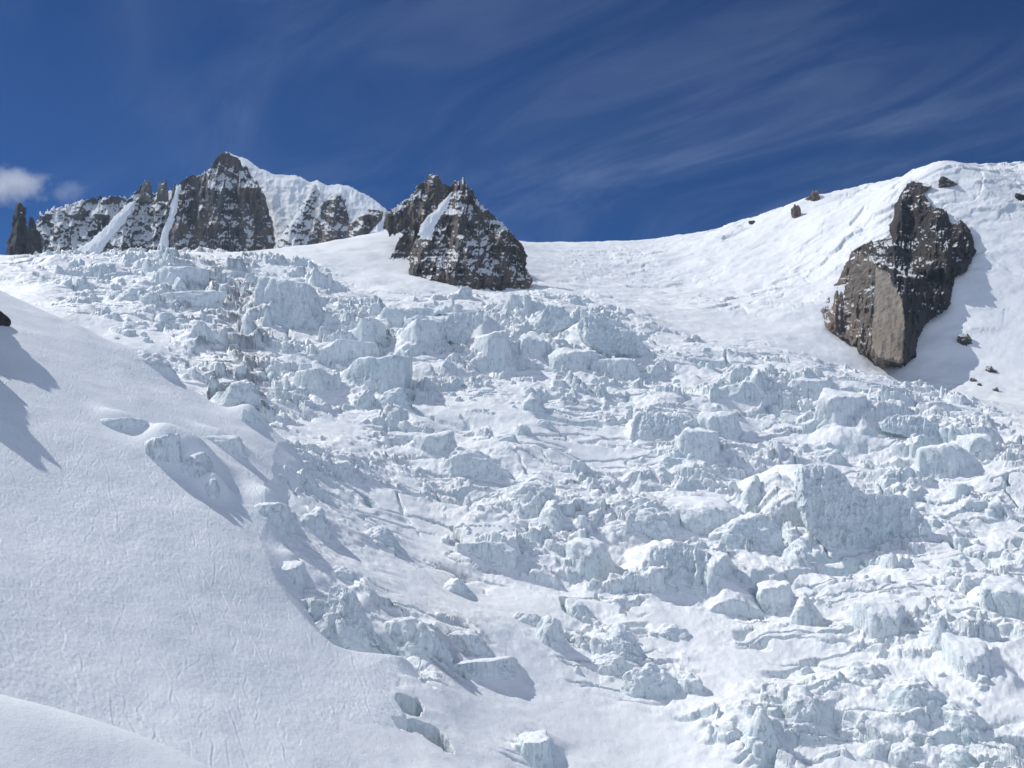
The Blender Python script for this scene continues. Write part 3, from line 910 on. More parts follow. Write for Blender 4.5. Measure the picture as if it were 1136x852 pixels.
def rock_mass(name, poly, d_ref, py_ref, lean, mats, ribs=(), step=0.75, jag=2.0, rough=(6, 5), edge=1.0, cap=14, seed=0,
              backcap=None, dx_lean=0.0, slab=None, parent=None, fine=1.0, tall=2.6, slabmat=None, ground=False, bury=0.0, split=False, spiky=0.0, foot=5.0, wall=None, wallmat=None):
    """a solid rock body: outline, a face that leans back by `lean` (depth per height), ribs that stand out, a back that closes it.
    sizes are in photograph pixels at the rock's own distance, turned into metres there."""
    P = np.array(poly, float)
    x0, y0 = P.min(0) - 4; x1, y1 = P.max(0) + 4
    px = np.arange(x0, x1, step); py = np.arange(y0, y1, step)
    A, B = np.meshgrid(px, py, indexing='ij')
    A = A.astype(f32); B = B.astype(f32)
    jx = jag * fbm(A / 7, B / 9, oct=4, seed=seed + 1, gain=0.6); jy = jag * 1.2 * fbm(A / 5 + 40, B / 11, oct=4, seed=seed + 2, gain=0.6)
    jy = jy + spiky * (0.5 - ridged(A / 6.5, B / 40, oct=3, seed=seed + 3, gain=0.7))
    sd = poly_sd(A + jx, B + jy, poly)
    m_px = d_ref / F
    dep = (py_ref - B) * lean + (A - P[:, 0].mean()) * dx_lean + bury
    if ground:      # the body stands on the slope: its reference follows the ground under it
        rows_ = []
        for qx in np.linspace(P[:, 0].min(), P[:, 0].max(), 9):
            for qy in np.linspace(P[:, 1].min(), P[:, 1].max(), 9):
                h_ = ground_at(qx, qy, True)
                if h_:
                    rows_.append((qx, qy, h_[1]))
        gd = TPS(rows_, smooth=0.002)(A, B)
        dep = (gd - d_ref) / m_px + bury
    bul = np.zeros_like(A)
    for (pts, H, slL, slR) in ribs:
        u = interp_poly(pts, B)
        wob = 3.0 * fbm(B / 14, A * 0 + seed, oct=3, seed=seed + 5)
        q = A - u - wob
        vv = np.array([p[1] for p in pts], float)
        inside = np.clip((B - vv.min() + 4) / (vv.max() - vv.min() + 4), 0, 1) ** 0.75 * sstep(vv.max() + 14, vv.max() - 2, B)
        hh = H * inside - np.where(q < 0, -q * slL, q * slR)
        bul = np.maximum(bul, hh)
    ca, fa = rough
    n = ca * (ridged(A / 26, B / (26 * tall), oct=3, seed=seed + 11) - 0.5) * 1.3 + fa * (ridged(A / 8.5 + B / 60, B / (8.5 * tall * 0.8), oct=4, seed=seed + 21) - 0.5)
    n = n + fine * 1.7 * fbm(A / 2.6, B / 4.0, oct=3, seed=seed + 31)
    led = ridged((A + 0.8 * B) / 60 + 0.3 * vnoise(A / 20, B / 20, seed=seed + 50), (B - 0.55 * A) / 11, oct=3, seed=seed + 51)
    n = n + fine * 2.2 * (led - 0.5) + 1.5 * fine * fbm(A / 12, B / 12, oct=2, seed=seed + 55)
    E = cap * (1 - np.exp(-np.maximum(sd, 0) * edge / cap))
    front_on = sstep(0, foot, sd)
    if slab is not None:
        ss = poly_sd(A + 0.5 * jx, B + 0.5 * jy, slab)
        k = sstep(-1.5, 2.5, ss)
        n = n * (1 - 0.66 * k)
    dpx = dep - E - front_on * (bul + n)
    dfront = d_ref + dpx * m_px
    bc = backcap or cap
    dback = d_ref + (dep + bc * 2.2 * (1 - np.exp(-np.maximum(sd, 0) * edge / (bc * 2.2))) + 0.6) * m_px
    u, w = uw(A, B)
    Vf = np.stack([u * dfront, dfront, w * dfront], -1).reshape(-1, 3)
    Vb = np.stack([u * dback, dback, w * dback], -1).reshape(-1, 3)
    fc = grid_faces(len(px), len(py))[:, ::-1]
    on = (sd > 0).reshape(-1)
    keep = on[fc].all(1)
    fF = fc[keep]
    nv = len(Vf)
    back_keep = keep.reshape(len(px) - 1, len(py) - 1)
    fB = fF[:, ::-1] + nv
    # rim
    e = np.concatenate([fF[:, [0, 1]], fF[:, [1, 2]], fF[:, [2, 3]], fF[:, [3, 0]]])
    key = np.minimum(e[:, 0], e[:, 1]) * nv + np.maximum(e[:, 0], e[:, 1])
    uq, ix, ct = np.unique(key, return_index=True, return_counts=True)
    b = e[ix[ct == 1]]
    fR = np.stack([b[:, 1], b[:, 0], b[:, 0] + nv, b[:, 1] + nv], 1)
    fm = np.zeros(len(fF) + len(fB) + len(fR), int)
    mats = [mats]
    objs = []
    allF = np.concatenate([fF, fB, fR])
    VV = np.concatenate([Vf, Vb])
    if split:
        VV, allF = compact(VV, allF)
        nn = face_normals(VV, allF)
        up = nn[:, 2] > 0.62
        return two_parts(name, VV, allF, up) if up.any() else link_mesh(name, VV, allF, mats)
    if slab is not None:
        sk = (ss > 0).reshape(-1)
        if wall is not None:
            wk = ((poly_sd(A + 2 * jx, B + 2 * jy, wall) > 0) & (ss <= 0)).reshape(-1)
        isl = np.zeros(len(allF), bool); isl[:len(fF)] = sk[fF].mean(1) > 0.5
        v2, f2 = compact(VV, allF[isl])
        if wall is not None:
            isw = np.zeros(len(allF), bool); isw[:len(fF)] = wk[fF].mean(1) > 0.5
            isw &= ~isl
            v3, f3 = compact(VV, allF[isw])
            isl |= isw
        v1, f1 = compact(VV, allF[~isl])
        o = under(name, link_mesh('rock_face', v1, f1, mats))
        s = link_mesh('rock_slab', v2, f2, [slabmat]); s.parent = o
        s['label'] = 'smooth light brown triangular slab'
        if wall is not None:
            b2 = link_mesh('rock_buttress', v3, f3, [wallmat]); b2.parent = o
            b2['label'] = 'ribbed brown lower left buttress'
    else:
        v1, f1 = compact(VV, allF)
        o = link_mesh(name, v1, f1, mats)
    if parent:
        o.parent = parent
    return o


def under(name, part):
    root = bpy.data.objects.new(name, None)
    COL.objects.link(root)
    part.parent = root
    return root


def build_rocks():
    # --- right outcrop in the snowfield
    right = [(1011, 199), (1024, 203), (1037, 206), (1024, 213), (1034, 229), (1049, 233), (1056, 248), (1065, 244), (1077, 254), (1083, 279), (1074, 300),
             (1059, 310), (1053, 343), (1031, 355), (1019, 374), (1016, 395), (1001, 409), (976, 406), (955, 392), (940, 378), (917, 365), (909, 343),
             (924, 320), (937, 294), (949, 273), (967, 267), (988, 264), (985, 251), (992, 239), (992, 227), (1001, 212)]
    slab = [(971, 296), (986, 303), (1001, 334), (1004, 356), (1002, 404), (978, 400), (966, 385), (968, 340), (970, 318)]
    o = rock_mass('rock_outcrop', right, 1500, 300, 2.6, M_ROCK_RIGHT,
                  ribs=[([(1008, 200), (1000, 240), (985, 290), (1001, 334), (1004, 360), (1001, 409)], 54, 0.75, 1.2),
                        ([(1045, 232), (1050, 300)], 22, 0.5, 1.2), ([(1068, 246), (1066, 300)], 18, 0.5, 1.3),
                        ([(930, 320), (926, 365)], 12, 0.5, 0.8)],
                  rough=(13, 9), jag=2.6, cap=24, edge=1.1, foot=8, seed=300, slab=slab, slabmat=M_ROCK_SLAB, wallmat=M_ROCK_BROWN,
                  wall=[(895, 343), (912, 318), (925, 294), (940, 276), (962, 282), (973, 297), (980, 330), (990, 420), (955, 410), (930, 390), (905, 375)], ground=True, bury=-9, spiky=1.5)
    tag(o, 'large dark rock outcrop with a smooth brown slab, standing in the bright snowfield', 'rock outcrop')
    # --- central peak: pyramid and the tower behind its left shoulder
    tower = [(430, 300), (429, 290), (440, 268), (447, 258), (431, 262), (425, 250), (427, 238), (436, 231), (443, 227), (454, 220), (463, 206), (474, 200), (478, 193), (487, 193), (491, 203), (500, 206), (505, 215),
             (512, 250), (510, 300), (470, 305), (452, 300), (440, 303)]
    o = rock_mass('rock_tower', tower, 1690, 300, 0.75, M_ROCK_MID,
                  ribs=[([(481, 193), (470, 240), (462, 300)], 12, 0.8, 0.7), ([(447, 225), (440, 262)], 8, 1.0, 0.9), ([(460, 215), (458, 262)], 9, 1, 1), ([(440, 268), (434, 300)], 8, 1, 1)],
                  rough=(8, 6), jag=2.4, cap=5, edge=1.6, seed=320, spiky=5)
    tag(o, 'brown rock tower with a blunt top behind the left shoulder of the dark pyramid peak', 'rock tower')
    pyr = [(514, 196), (520, 208), (527, 217), (533, 224), (543, 233), (553, 243), (563, 254), (571, 263), (579, 272), (585, 280), (584, 296), (592, 313), (580, 329), (547, 327), (515, 326), (480, 321), (462, 318),
           (452, 303), (456, 285), (462, 272), (466, 258), (474, 242), (486, 226), (496, 212), (503, 203), (509, 203)]
    o = rock_mass('rock_face', pyr, 1575, 320, 0.85, M_ROCK_MID,
                  ribs=[([(513, 197), (509, 230), (516, 270), (522, 325)], 46, 0.7, 1.1), ([(486, 235), (480, 270), (476, 320)], 18, 0.7, 0.9), ([(545, 240), (556, 280), (560, 325)], 17, 0.8, 0.9),
                        ([(463, 280), (462, 318)], 11, 1, 1)],
                  rough=(14, 9), jag=2.4, cap=6, edge=1.6, seed=340, spiky=5)
    o = under('rock_peak', o)
    tag(o, 'dark pyramid shaped rock peak streaked with snow, in the middle of the skyline', 'rock peak')
    sn = rock_mass('snow_couloir', [(503, 212), (499, 226), (490, 240), (482, 254), (478, 266), (470, 262), (463, 262), (466, 250), (478, 236), (492, 222)], 1535, 250, 0.55, M_FARSNOW, rough=(1.5, 1.0), fine=0.4, jag=2, cap=4, seed=345)
    sn.parent = o
    sn['label'] = 'white snow couloir down the left flank'
    # --- rock knob between the dome and the tower
    o = rock_mass('rock_tooth', [(384, 262), (386, 248), (394, 240), (402, 233), (412, 231), (420, 232), (426, 236), (424, 244), (416, 252), (408, 262), (398, 268), (388, 272)], 1980, 270, 0.8, M_ROCK_MID,
                  ribs=[([(404, 233), (398, 268)], 8, 0.8, 0.9)], rough=(3, 3), jag=2, cap=8, seed=360)
    tag(o, 'low dark rock tooth on the snow saddle left of the brown tower', 'rock knob')
    # --- far massif
    main = [(180, 292), (182, 262), (184, 240), (190, 222), (196, 210), (200, 203), (207, 196), (215, 195), (222, 194), (230, 191), (234, 184), (239, 176), (246, 168), (253, 170), (262, 176), (272, 186),
            (284, 200), (296, 222), (303, 250), (306, 270), (300, 296), (180, 296)]
    o = rock_mass('rock_face', main, 3000, 290, 0.55, M_ROCK_FAR,
                  ribs=[([(247, 168), (238, 210), (240, 292)], 26, 0.75, 0.8), ([(208, 196), (200, 240), (196, 292)], 22, 0.8, 0.8), ([(226, 192), (222, 240), (220, 292)], 18, 1, 1),
                        ([(262, 180), (268, 230), (276, 292)], 19, 0.9, 0.9)],
                  rough=(19, 11), jag=2.4, cap=5, edge=1.6, seed=380, tall=3.2, spiky=5)
    o = under('mountain_peak', o)
    tag(o, 'highest far rock peak with steep brown face and white snow cap on its right', 'mountain peak')
    cap_ = rock_mass('snow_cap', [(247, 167), (256, 170), (274, 176), (287, 186), (305, 193), (329, 194), (344, 202), (352, 199), (362, 205), (372, 208), (360, 240), (330, 296), (286, 296), (300, 262), (298, 236), (286, 210), (272, 192), (258, 178)],
                     3060, 290, 1.1, M_FARSNOW, ribs=[([(275, 178), (300, 215), (315, 290)], 9, 0.3, 0.5)], rough=(5, 2), fine=0.35, jag=0.8, cap=14, seed=390, tall=1.2)
    cap_.parent = o
    cap_['label'] = 'broad white snow shoulder with a cornice right of the summit'
    gl = rock_mass('snow_gully', [(196, 206), (201, 205), (199, 222), (195, 240), (188, 262), (185, 292), (172, 292), (178, 262), (186, 238), (192, 220)], 2965, 290, 0.5, M_FARSNOW, rough=(2, 1.2), fine=0.4, jag=2.2, cap=4, seed=396)
    gl.parent = o
    dome = [(345, 206), (352, 200), (362, 205), (377, 204), (387, 206), (396, 210), (405, 215), (414, 220), (428, 231), (440, 250), (440, 296), (300, 296), (318, 262), (330, 236)]
    o = rock_mass('snow_dome', dome, 2900, 290, 1.0, M_FARSNOW, ribs=[([(380, 204), (384, 290)], 10, 0.25, 0.35)], rough=(4, 2), fine=0.35, jag=0.8, cap=16, seed=400, tall=1.2)
    o = under('mountain_dome', o)
    tag(o, 'rounded white snow dome with two rock buttresses, between the highest peak and the central tower', 'mountain')
    for k, (pl, rb) in enumerate([([(306, 292), (308, 270), (318, 250), (330, 232), (340, 214), (347, 204), (352, 204), (356, 214), (352, 232), (346, 254), (340, 280), (334, 296)], [([(347, 205), (330, 250), (322, 292)], 13, 0.7, 0.9)]),
                                  ([(340, 280), (346, 258), (354, 238), (362, 220), (370, 213), (378, 212), (384, 222), (386, 240), (390, 256), (386, 280), (360, 296), (338, 296)], [([(372, 213), (366, 250), (360, 292)], 13, 0.8, 0.8)])]):
        b = rock_mass('rock_buttress', pl, 2860, 290, 0.7, M_ROCK_FARSNOWY if k == 0 else M_ROCK_FAR, ribs=rb, rough=(7, 7), jag=2.8, cap=9, edge=1.4, seed=410 + 10 * k)
        b.parent = o
    ridge = [(36, 292), (40, 248), (44, 238), (61, 229), (79, 226), (96, 221), (116, 218), (130, 218), (143, 219), (154, 212), (158, 206), (170, 214), (186, 212), (198, 208), (206, 230), (200, 296), (36, 296)]
    o = rock_mass('rock_face', ridge, 3080, 290, 0.62, M_ROCK_FARSNOWY,
                  ribs=[([(156, 210), (142, 250), (128, 292)], 18, 0.7, 1.0), ([(116, 218), (100, 250), (84, 292)], 12, 0.6, 0.9), ([(64, 229), (56, 292)], 13, 0.9, 0.9), ([(176, 212), (168, 292)], 13, 1, 1)],
                  rough=(15, 10), jag=2.0, cap=5, edge=1.6, seed=430, spiky=6)
    o = under('rock_ridge', o)
    tag(o, 'long serrated far ridge of grey rock with snow gullies, left of the highest peak', 'rock ridge')
    g = rock_mass('snow_gully', [(146, 222), (152, 222), (146, 236), (132, 256), (118, 272), (106, 286), (86, 292), (60, 288), (82, 278), (104, 264), (122, 246), (136, 230)], 3030, 290, 0.7, M_FARSNOW, rough=(2, 1.2), fine=0.4, jag=2.2, cap=4, seed=440)
    g.parent = o
    sp = [([(153, 224), (156, 212), (159, 202), (161, 199), (163, 203), (165, 195), (168, 206), (170, 224)], 'dark twin-topped rock spire, left one of the pair standing on the serrated far ridge', 450),
          ([(173, 224), (175, 208), (178, 200), (180, 203), (183, 195), (186, 208), (188, 224)], 'dark rock spire, right one of the pair standing on the serrated far ridge', 455),
          ([(190, 222), (192, 208), (194, 200), (196, 208), (198, 222)], 'thin short rock needle between the pair of spires and the highest peak', 458)]
    for pl, lb, sd in sp:
        q = rock_mass('rock_spire', pl, 3075, 222, 0.3, M_ROCK_FAR, rough=(2, 2), jag=1.2, cap=4, seed=sd, step=0.5)
        tag(q, lb, 'rock spire')
    q = rock_mass('rock_spire', [(5, 292), (8, 270), (13, 254), (15, 232), (19, 226), (25, 227), (29, 236), (30, 250), (34, 262), (33, 292)], 2500, 290, 0.3, M_ROCK_RIGHT,
                  ribs=[([(21, 227), (20, 290)], 8, 0.8, 0.8)], rough=(5, 5), jag=3.2, cap=6, seed=460, spiky=5)
    tag(q, 'tall dark blunt rock needle standing alone at the far left of the skyline', 'rock spire')
    q = rock_mass('rock_spire', [(28, 292), (29, 258), (32, 243), (36, 240), (39, 250), (44, 258), (48, 276), (50, 292)], 2480, 290, 0.4, M_ROCK_RIGHT, rough=(5, 5), jag=3.0, cap=6, seed=465, spiky=5)
    tag(q, 'low jagged rock pinnacle on the right foot of the tall dark needle', 'rock spire')


build_rocks()


def radial_body(nq, planes, p, seed, rough=0.07, flute=0.05, size=(1, 1, 1), nscale=2.2):
    """closed body from rounded cutting planes in unit space, then roughened; returns verts (metres) and quads"""
    lin = np.tan(np.linspace(-math.pi / 4, math.pi / 4, nq))
    a, b = np.meshgrid(lin, lin, indexing='ij')
    one = np.ones_like(a)
    sides = [np.stack(s, -1) for s in ((one, a, b), (-one, -a, b), (-a, one, b), (a, -one, b), (-b, a, one), (b, a, -one))]
    D = np.concatenate([s.reshape(-1, 3) for s in sides])
    D /= np.linalg.norm(D, axis=1)[:, None]
    Fc = []
    for k in range(6):
        Fc.append(grid_faces(nq, nq) + k * nq * nq)
    Fc = np.concatenate(Fc)
    acc = np.zeros(len(D))
    for (n, dist) in planes:
        acc += np.maximum(D @ np.asarray(n), 0) ** p / dist ** p
    R = acc ** (-1.0 / p)
    s = seed * 3.17
    q = D * R[:, None]
    n1 = fbm(q[:, 0] * nscale + s, q[:, 1] * nscale - s, q[:, 2] * nscale * 0.8, oct=4, seed=seed, gain=0.55)
    th = np.arctan2(q[:, 1], q[:, 0])
    fl = ridged(np.cos(th) * 5 + s, np.sin(th) * 5 - s, q[:, 2] * 0.9, oct=3, seed=seed + 9)
    steep = 1 - np.abs(D[:, 2]) ** 2
    R2 = R * (1 + rough * 2.0 * n1 + flute * 2.0 * (fl - 0.55) * steep)
    Q = D * R2[:, None] * np.asarray(size)[None, :]
    # weld the cube seams
    key = np.round(D * 1e5).astype(np.int64)
    _, first, inv = np.unique(key, axis=0, return_index=True, return_inverse=True)
    Q = Q[first]; Fc = inv.reshape(-1)[Fc]
    return Q, Fc


def face_normals(V, Fc):
    n = np.cross(V[Fc[:, 2]] - V[Fc[:, 0]], V[Fc[:, 3]] - V[Fc[:, 1]])
    return n / (np.linalg.norm(n, axis=1)[:, None] + 1e-9)


def orient(V, Fc):
    n = face_normals(V, Fc)
    c = V[Fc].mean(1) - V.mean(0)
    fl = (n * c).sum(1) < 0
    Fc = Fc.copy(); Fc[fl] = Fc[fl][:, ::-1]
    return Fc


def ice_planes(rng, shape):
    P = []
    k = rng.integers(6, 9)
    ph = rng.uniform(0, 6.28)
    for i in range(k):
        a = ph + i * 2 * math.pi / k + rng.normal(0, 0.16)
        tilt = rng.normal(0.10, 0.10) if shape != 'fin' else rng.normal(0.40, 0.1)
        if shape == 'lump':
            tilt = rng.normal(0.25, 0.15)
        n = np.array([math.cos(a), math.sin(a), tilt]); n /= np.linalg.norm(n)
        P.append((n, rng.uniform(0.78, 1.02)))
    if shape in ('block', 'wall'):
        n = np.array([rng.normal(0, 0.10), rng.normal(-0.05, 0.12), 1.0]); n /= np.linalg.norm(n)
        P.append((n, 0.97))
        for _ in range(2):
            a = rng.uniform(0, 6.28)
            n = np.array([math.cos(a), math.sin(a), 1.1]); n /= np.linalg.norm(n)
            P.append((n, rng.uniform(1.02, 1.2)))
    elif shape == 'fin':
        for sgn in (-1, 1):
            n = np.array([sgn * rng.uniform(0.8, 1.7), rng.normal(-0.2, 0.3), 1.0]); n /= np.linalg.norm(n)
            P.append((n, rng.uniform(0.60, 0.72)))
        P.append((np.array([0, 0, 1.0]), 1.05))
    else:
        for _ in range(4):
            a = rng.uniform(0, 6.28)
            n = np.array([math.cos(a) * 0.7, math.sin(a) * 0.7, 1.0]); n /= np.linalg.norm(n)
            P.append((n, rng.uniform(0.82, 1.0)))
    P.append((np.array([0, 0, -1.0]), 0.9))
    return P


def serac(px, py, wpx, hpx, shape, label, seed, group=None, name='serac', cat='serac', yaw=None, deep=None, nq=None, split=True, plan=None):
    plan = plan or plan_serac(px, py, wpx, hpx, shape, seed, deep)
    if plan is None:
        return None
    (x, y, z), w, h, dp = plan
    rng = np.random.default_rng(seed)
    if nq is None:
        nq = int(np.clip(max(wpx, hpx) * 0.55, 7, 44))
    p = {'block': 26, 'wall': 20, 'fin': 10, 'lump': 5}[shape]
    rough, flute = {'block': (0.06, 0.04), 'wall': (0.07, 0.06), 'fin': (0.12, 0.05), 'lump': (0.16, 0.03)}[shape]
    V, Fc = radial_body(nq, ice_planes(rng, shape), p, seed % 977 + 3, rough, flute, (w * 0.56, dp * 0.56, h * 1.0))
    yw = yaw if yaw is not None else rng.normal(0, 0.28)
    yw -= math.atan2(x, y)
    c, s_ = math.cos(yw), math.sin(yw)
    V = np.stack([V[:, 0] * c - V[:, 1] * s_, V[:, 0] * s_ + V[:, 1] * c, V[:, 2]], 1)
    Fc = orient(V, Fc)
    k = (y + dp * 0.42) / y
    o_loc = Vector((x * k, y * k, z - 0.04 * h))
    n = face_normals(V, Fc)
    cen = V[Fc].mean(1)
    jit = 0.16 * fbm(cen[:, 0] / (h * 0.3) + seed, cen[:, 1] / (h * 0.3), cen[:, 2] / (h * 0.3), oct=2, seed=4)
    top = (n[:, 2] + jit > 0.55) & (cen[:, 2] > 0.25 * h)
    if split and top.any() and (~top).any():
        o = two_parts(name, V, Fc, top)
    else:
        o = link_mesh(name, V, Fc, M_GLACIER)
    o.location = o_loc
    tag(o, label, cat, group)
    return o


def main_pieces(V, Fc, top):
    """keeps only the largest joined patch of the top; the rest goes back to the face"""
    lab = np.full(len(V), -1)
    idx = np.where(top)[0]
    par = np.arange(len(V))
    for _ in range(400):
        m = par[Fc[idx]].min(1)
        new = par.copy()
        for c in range(4):
            np.minimum.at(new, Fc[idx, c], m)
        new = new[new]
        if (new == par).all():
            break
        par = new
    root = par[Fc[idx, 0]]
    u, c = np.unique(root, return_counts=True)
    best = u[np.argmax(c)]
    out = np.zeros(len(Fc), bool); out[idx[root == best]] = True
    return out


def two_parts(name, V, Fc, top):
    top = main_pieces(V, Fc, top)
    root = bpy.data.objects.new(name, None)
    root.empty_display_size = 2
    COL.objects.link(root)
    v1, f1 = compact(V, Fc[~top]); v2, f2 = compact(V, Fc[top])
    a = link_mesh('ice_face', v1, f1, M_ICE); a.parent = root
    c = link_mesh('snow_cap', v2, f2, M_CAP); c.parent = root
    return root


def build_seracs():
    for i, (px, py, w, h, shp, lb) in enumerate(SERACS):
        if PLANS[i] is not None:
            serac(px, py, w, h, shp, lb, 1000 + i * 7, plan=PLANS[i])
    for k, ((poly, lean, ribs, lb, deep), (d, b)) in enumerate(zip(CLIFFS, CLIFF_D)):
        o = rock_mass('serac', poly, d, b, lean, M_ICE, ribs=ribs, rough=(4.5, 4.0), jag=1.9, cap=5, edge=1.4, seed=700 + 13 * k, backcap=5, fine=0.7, step=0.6, tall=2.2, bury=1.5, split=True)
        tag(o, lb, 'serac')


build_seracs()

# ------------------------------------------------------------------ smaller ice chunks, each one its own body
CHUNKS = [
    # centre, radius, count, size range px, label, group
    ((600, 432), (120, 24), 34, (5, 11), 'small ice chunk in the rubble field below the drum and the curved cliff', 'ice chunks below the drum'),
    ((185, 345), (110, 40), 26, (7, 16), 'grey ice chunk among the jumbled blocks at upper left', 'ice chunks at upper left'),
    ((340, 400), (90, 50), 22, (7, 15), 'ice chunk between the upper left fins and the big arched block', 'ice chunks round the arched block'),
    ((820, 530), (90, 40), 22, (7, 16), 'ice chunk on the steps left of the great ice wall', 'ice chunks left of the great wall'),
    ((1010, 660), (100, 40), 24, (6, 14), 'ice chunk in the avalanche debris below the great ice wall', 'ice chunks below the great wall'),
    ((980, 790), (150, 55), 28, (8, 18), 'snow dusted ice chunk among the boulders at lower right', 'ice chunks at lower right'),
    ((760, 410), (80, 20), 14, (6, 13), 'ice chunk on the crest right of the curved cliff', 'ice chunks on the crest'),
    ((560, 590), (100, 30), 16, (7, 15), 'ice chunk around the snowy hump in the middle of the icefall', 'ice chunks in the middle'),
    ((690, 730), (90, 50), 10, (6, 12), 'ice chunk beside the string of boulders at lower centre', 'ice chunks at lower centre'),
    ((1085, 590), (50, 60), 14, (7, 15), 'ice chunk on the ledges near the right border', 'ice chunks at the right border'),
]


def build_chunks():
    k = 0
    for (c, r, n, sz, lb, gp) in CHUNKS:
        rng = np.random.default_rng(int(c[0] * 13 + c[1]))
        for _ in range(n):
            a = rng.uniform(0, 6.28); q = math.sqrt(rng.uniform(0, 1))
            px = c[0] + r[0] * q * math.cos(a); py = c[1] + r[1] * q * math.sin(a)
            if px > 1130:
                px = 1130
            w = sz[0] * (sz[1] / sz[0]) ** (rng.random() ** 1.6)
            h = w * rng.uniform(0.5, 0.95)
            serac(px, py, w, h, rng.choice(['lump', 'lump', 'block', 'block', 'lump', 'fin']), lb, 5000 + k * 3, gp, 'ice_chunk', 'ice chunk', split=False, nq=int(np.clip(w * 0.8, 7, 13)))
            k += 1


build_chunks()


# ------------------------------------------------------------------ loose rocks
def rock_lump(px, py, wpx, hpx, label, seed, name='boulder', cat='rock', world=None, mat=None, sharp=22, jag=0.24):
    rng = np.random.default_rng(seed)
    if world is None:
        x, y, z = ground_at(px, py)
        mpp = y / F
        w, h = wpx * mpp, hpx * mpp
    else:
        x, y, z = world
        w, h = wpx, hpx
    P = []
    for i in range(11):
        n = rng.normal(0, 1, 3); n[2] = abs(n[2]) * 0.8; n /= np.linalg.norm(n)
        P.append((n, rng.uniform(0.7, 1.0)))
    for i in range(6):
        a = i * 1.047 + rng.normal(0, 0.2)
        P.append((np.array([math.cos(a), math.sin(a), 0.1]), rng.uniform(0.8, 1.0)))
    P.append((np.array([0, 0, -1.0]), 0.6))
    V, Fc = radial_body(26 if world is None else 60, P, sharp, seed, jag, 0.10, (w * 0.55, w * 0.5, h))
    Fc = orient(V, Fc)
    o = link_mesh(name, V, Fc, mat or M_ROCK_RIGHT)
    o.location = (x, y + w * 0.2, z)
    tag(o, label, cat)
    return o


def build_loose_rocks():
    rock_lump(884, 240, 13, 13, 'reddish rock bump on the right hand snow ridge, left of the skyline pinnacle', 31, mat=M_ROCK_BROWN)
    rock_lump(904, 222, 13, 13, 'small rock pinnacle standing on the skyline of the right hand snow ridge', 32, 'rock_pinnacle', mat=M_ROCK_BROWN)
    rock_lump(1052, 205, 26, 7, 'snow flecked rock band just below the white summit at upper right', 33, 'rock_band', mat=M_ROCK_MID)
    rock_lump(835, 248, 8, 4, 'tiny rock on the skyline left of the reddish rock bump', 38, mat=M_ROCK_MID)
    rock_lump(1133, 221, 12, 6, 'flat dark rock at the right border below the skyline', 34)
    rock_lump(1071, 381, 18, 12, 'snow covered boulder right of the large dark outcrop', 35, mat=M_ROCK_MID)
    rock_lump(1080, 423, 7, 4, 'left one of two small boulders in the snow at the right', 36, mat=M_ROCK_MID)
    rock_lump(1087, 428, 5, 4, 'right one of two small boulders in the snow at the right', 37, mat=M_ROCK_MID)
    rock_lump(1105, 434, 7, 4, 'small grey boulder right of the pair of boulders in the snow', 39, mat=M_ROCK_MID)
    rock_lump(1100, 413, 12, 7, 'grey boulder above the pair of boulders in the snow', 40, mat=M_ROCK_MID)
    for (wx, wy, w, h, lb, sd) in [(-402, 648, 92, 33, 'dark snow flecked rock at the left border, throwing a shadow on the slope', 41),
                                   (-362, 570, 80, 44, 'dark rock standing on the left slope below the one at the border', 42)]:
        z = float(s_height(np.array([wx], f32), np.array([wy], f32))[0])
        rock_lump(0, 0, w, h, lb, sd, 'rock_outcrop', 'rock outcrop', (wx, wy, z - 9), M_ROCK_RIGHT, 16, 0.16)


build_loose_rocks()


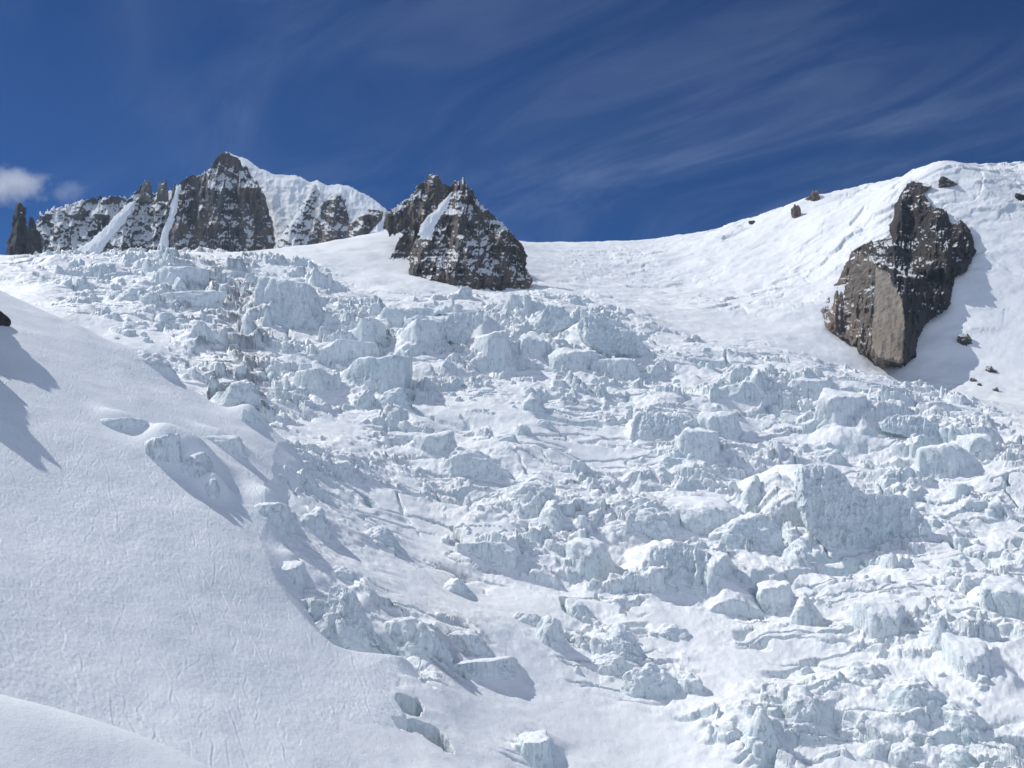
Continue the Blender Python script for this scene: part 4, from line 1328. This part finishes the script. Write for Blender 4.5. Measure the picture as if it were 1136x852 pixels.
# ------------------------------------------------------------------ thin mountain air that lets the far massif fade
def build_haze():
    x0, x1, y0, y1, z0, z1 = -2450, 2450, -120, 3350, -330, 1180
    V = np.array([(x, y, z) for x in (x0, x1) for y in (y0, y1) for z in (z0, z1)], float)
    Fc = np.array([(0, 1, 3, 2), (4, 6, 7, 5), (0, 4, 5, 1), (2, 3, 7, 6), (0, 2, 6, 4), (1, 5, 7, 3)])
    m = bpy.data.materials.new('air')
    m.use_nodes = True
    N = NT(m.node_tree)
    v = N.n('ShaderNodeVolumePrincipled', {'Color': (0.55, 0.76, 1.0, 1), 'Density': HAZE, 'Anisotropy': 0.2})
    N.n('ShaderNodeOutputMaterial', {'Volume': v.outputs[0]})
    o = link_mesh('haze', V, Fc, m, smooth=False)
    tag(o, 'thin pale blue air over the whole glacier basin', 'haze', kind='stuff')


HAZE = 0.16e-4
build_haze()


# ------------------------------------------------------------------ the puff of cloud low at the left
def build_clouds():
    for k, (px, py, w, h, dens, lb) in enumerate([(8, 206, 170, 74, 0.0075, 'soft white puff of cloud at the left border, above the dark needle'),
                                                  (76, 212, 80, 50, 0.0028, 'faint small wisp of cloud between the puff at the left border and the snowy ridge')]):
        d = 6000
        x, y, z = (float(v) for v in place(px, py, d))
        W, H = w * d / F, h * d / F
        V, Fc = radial_body(14, [((math.cos(a) * math.cos(b), math.sin(a) * math.cos(b), math.sin(b)), 0.9) for a in np.arange(0, 6.28, 0.8) for b in (-1.2, -0.5, 0.1, 0.7, 1.3)], 6, 77 + k, 0.05, 0.0, (W / 2, W / 3, H / 2))
        m = bpy.data.materials.new('cloud_vapour')
        m.use_nodes = True
        N = NT(m.node_tree)
        tc = N.n('ShaderNodeTexCoord').outputs['Object']
        q = N.vmath('MULTIPLY', tc, (2 / W, 3 / W, 2 / H))
        ln = N.n('ShaderNodeVectorMath', {0: q}, operation='LENGTH').outputs['Value']
        fall = N.ramp(ln, 0.95, 0.15)
        nz = N.noise(tc, 0.009, 7, 0.62)
        de = N.math('MULTIPLY', N.math('MAXIMUM', N.math('SUBTRACT', N.math('ADD', fall, N.math('MULTIPLY', nz, 2.2)), 1.6), 0.0), dens)
        v = N.n('ShaderNodeVolumePrincipled', {'Color': (0.97, 0.98, 1.0, 1), 'Density': de, 'Anisotropy': 0.3})
        N.n('ShaderNodeOutputMaterial', {'Volume': v.outputs[0]})
        o = link_mesh('cloud', V, orient(V, Fc), m)
        o.location = (x, y, z)
        tag(o, lb, 'cloud', kind='thing')


build_clouds()
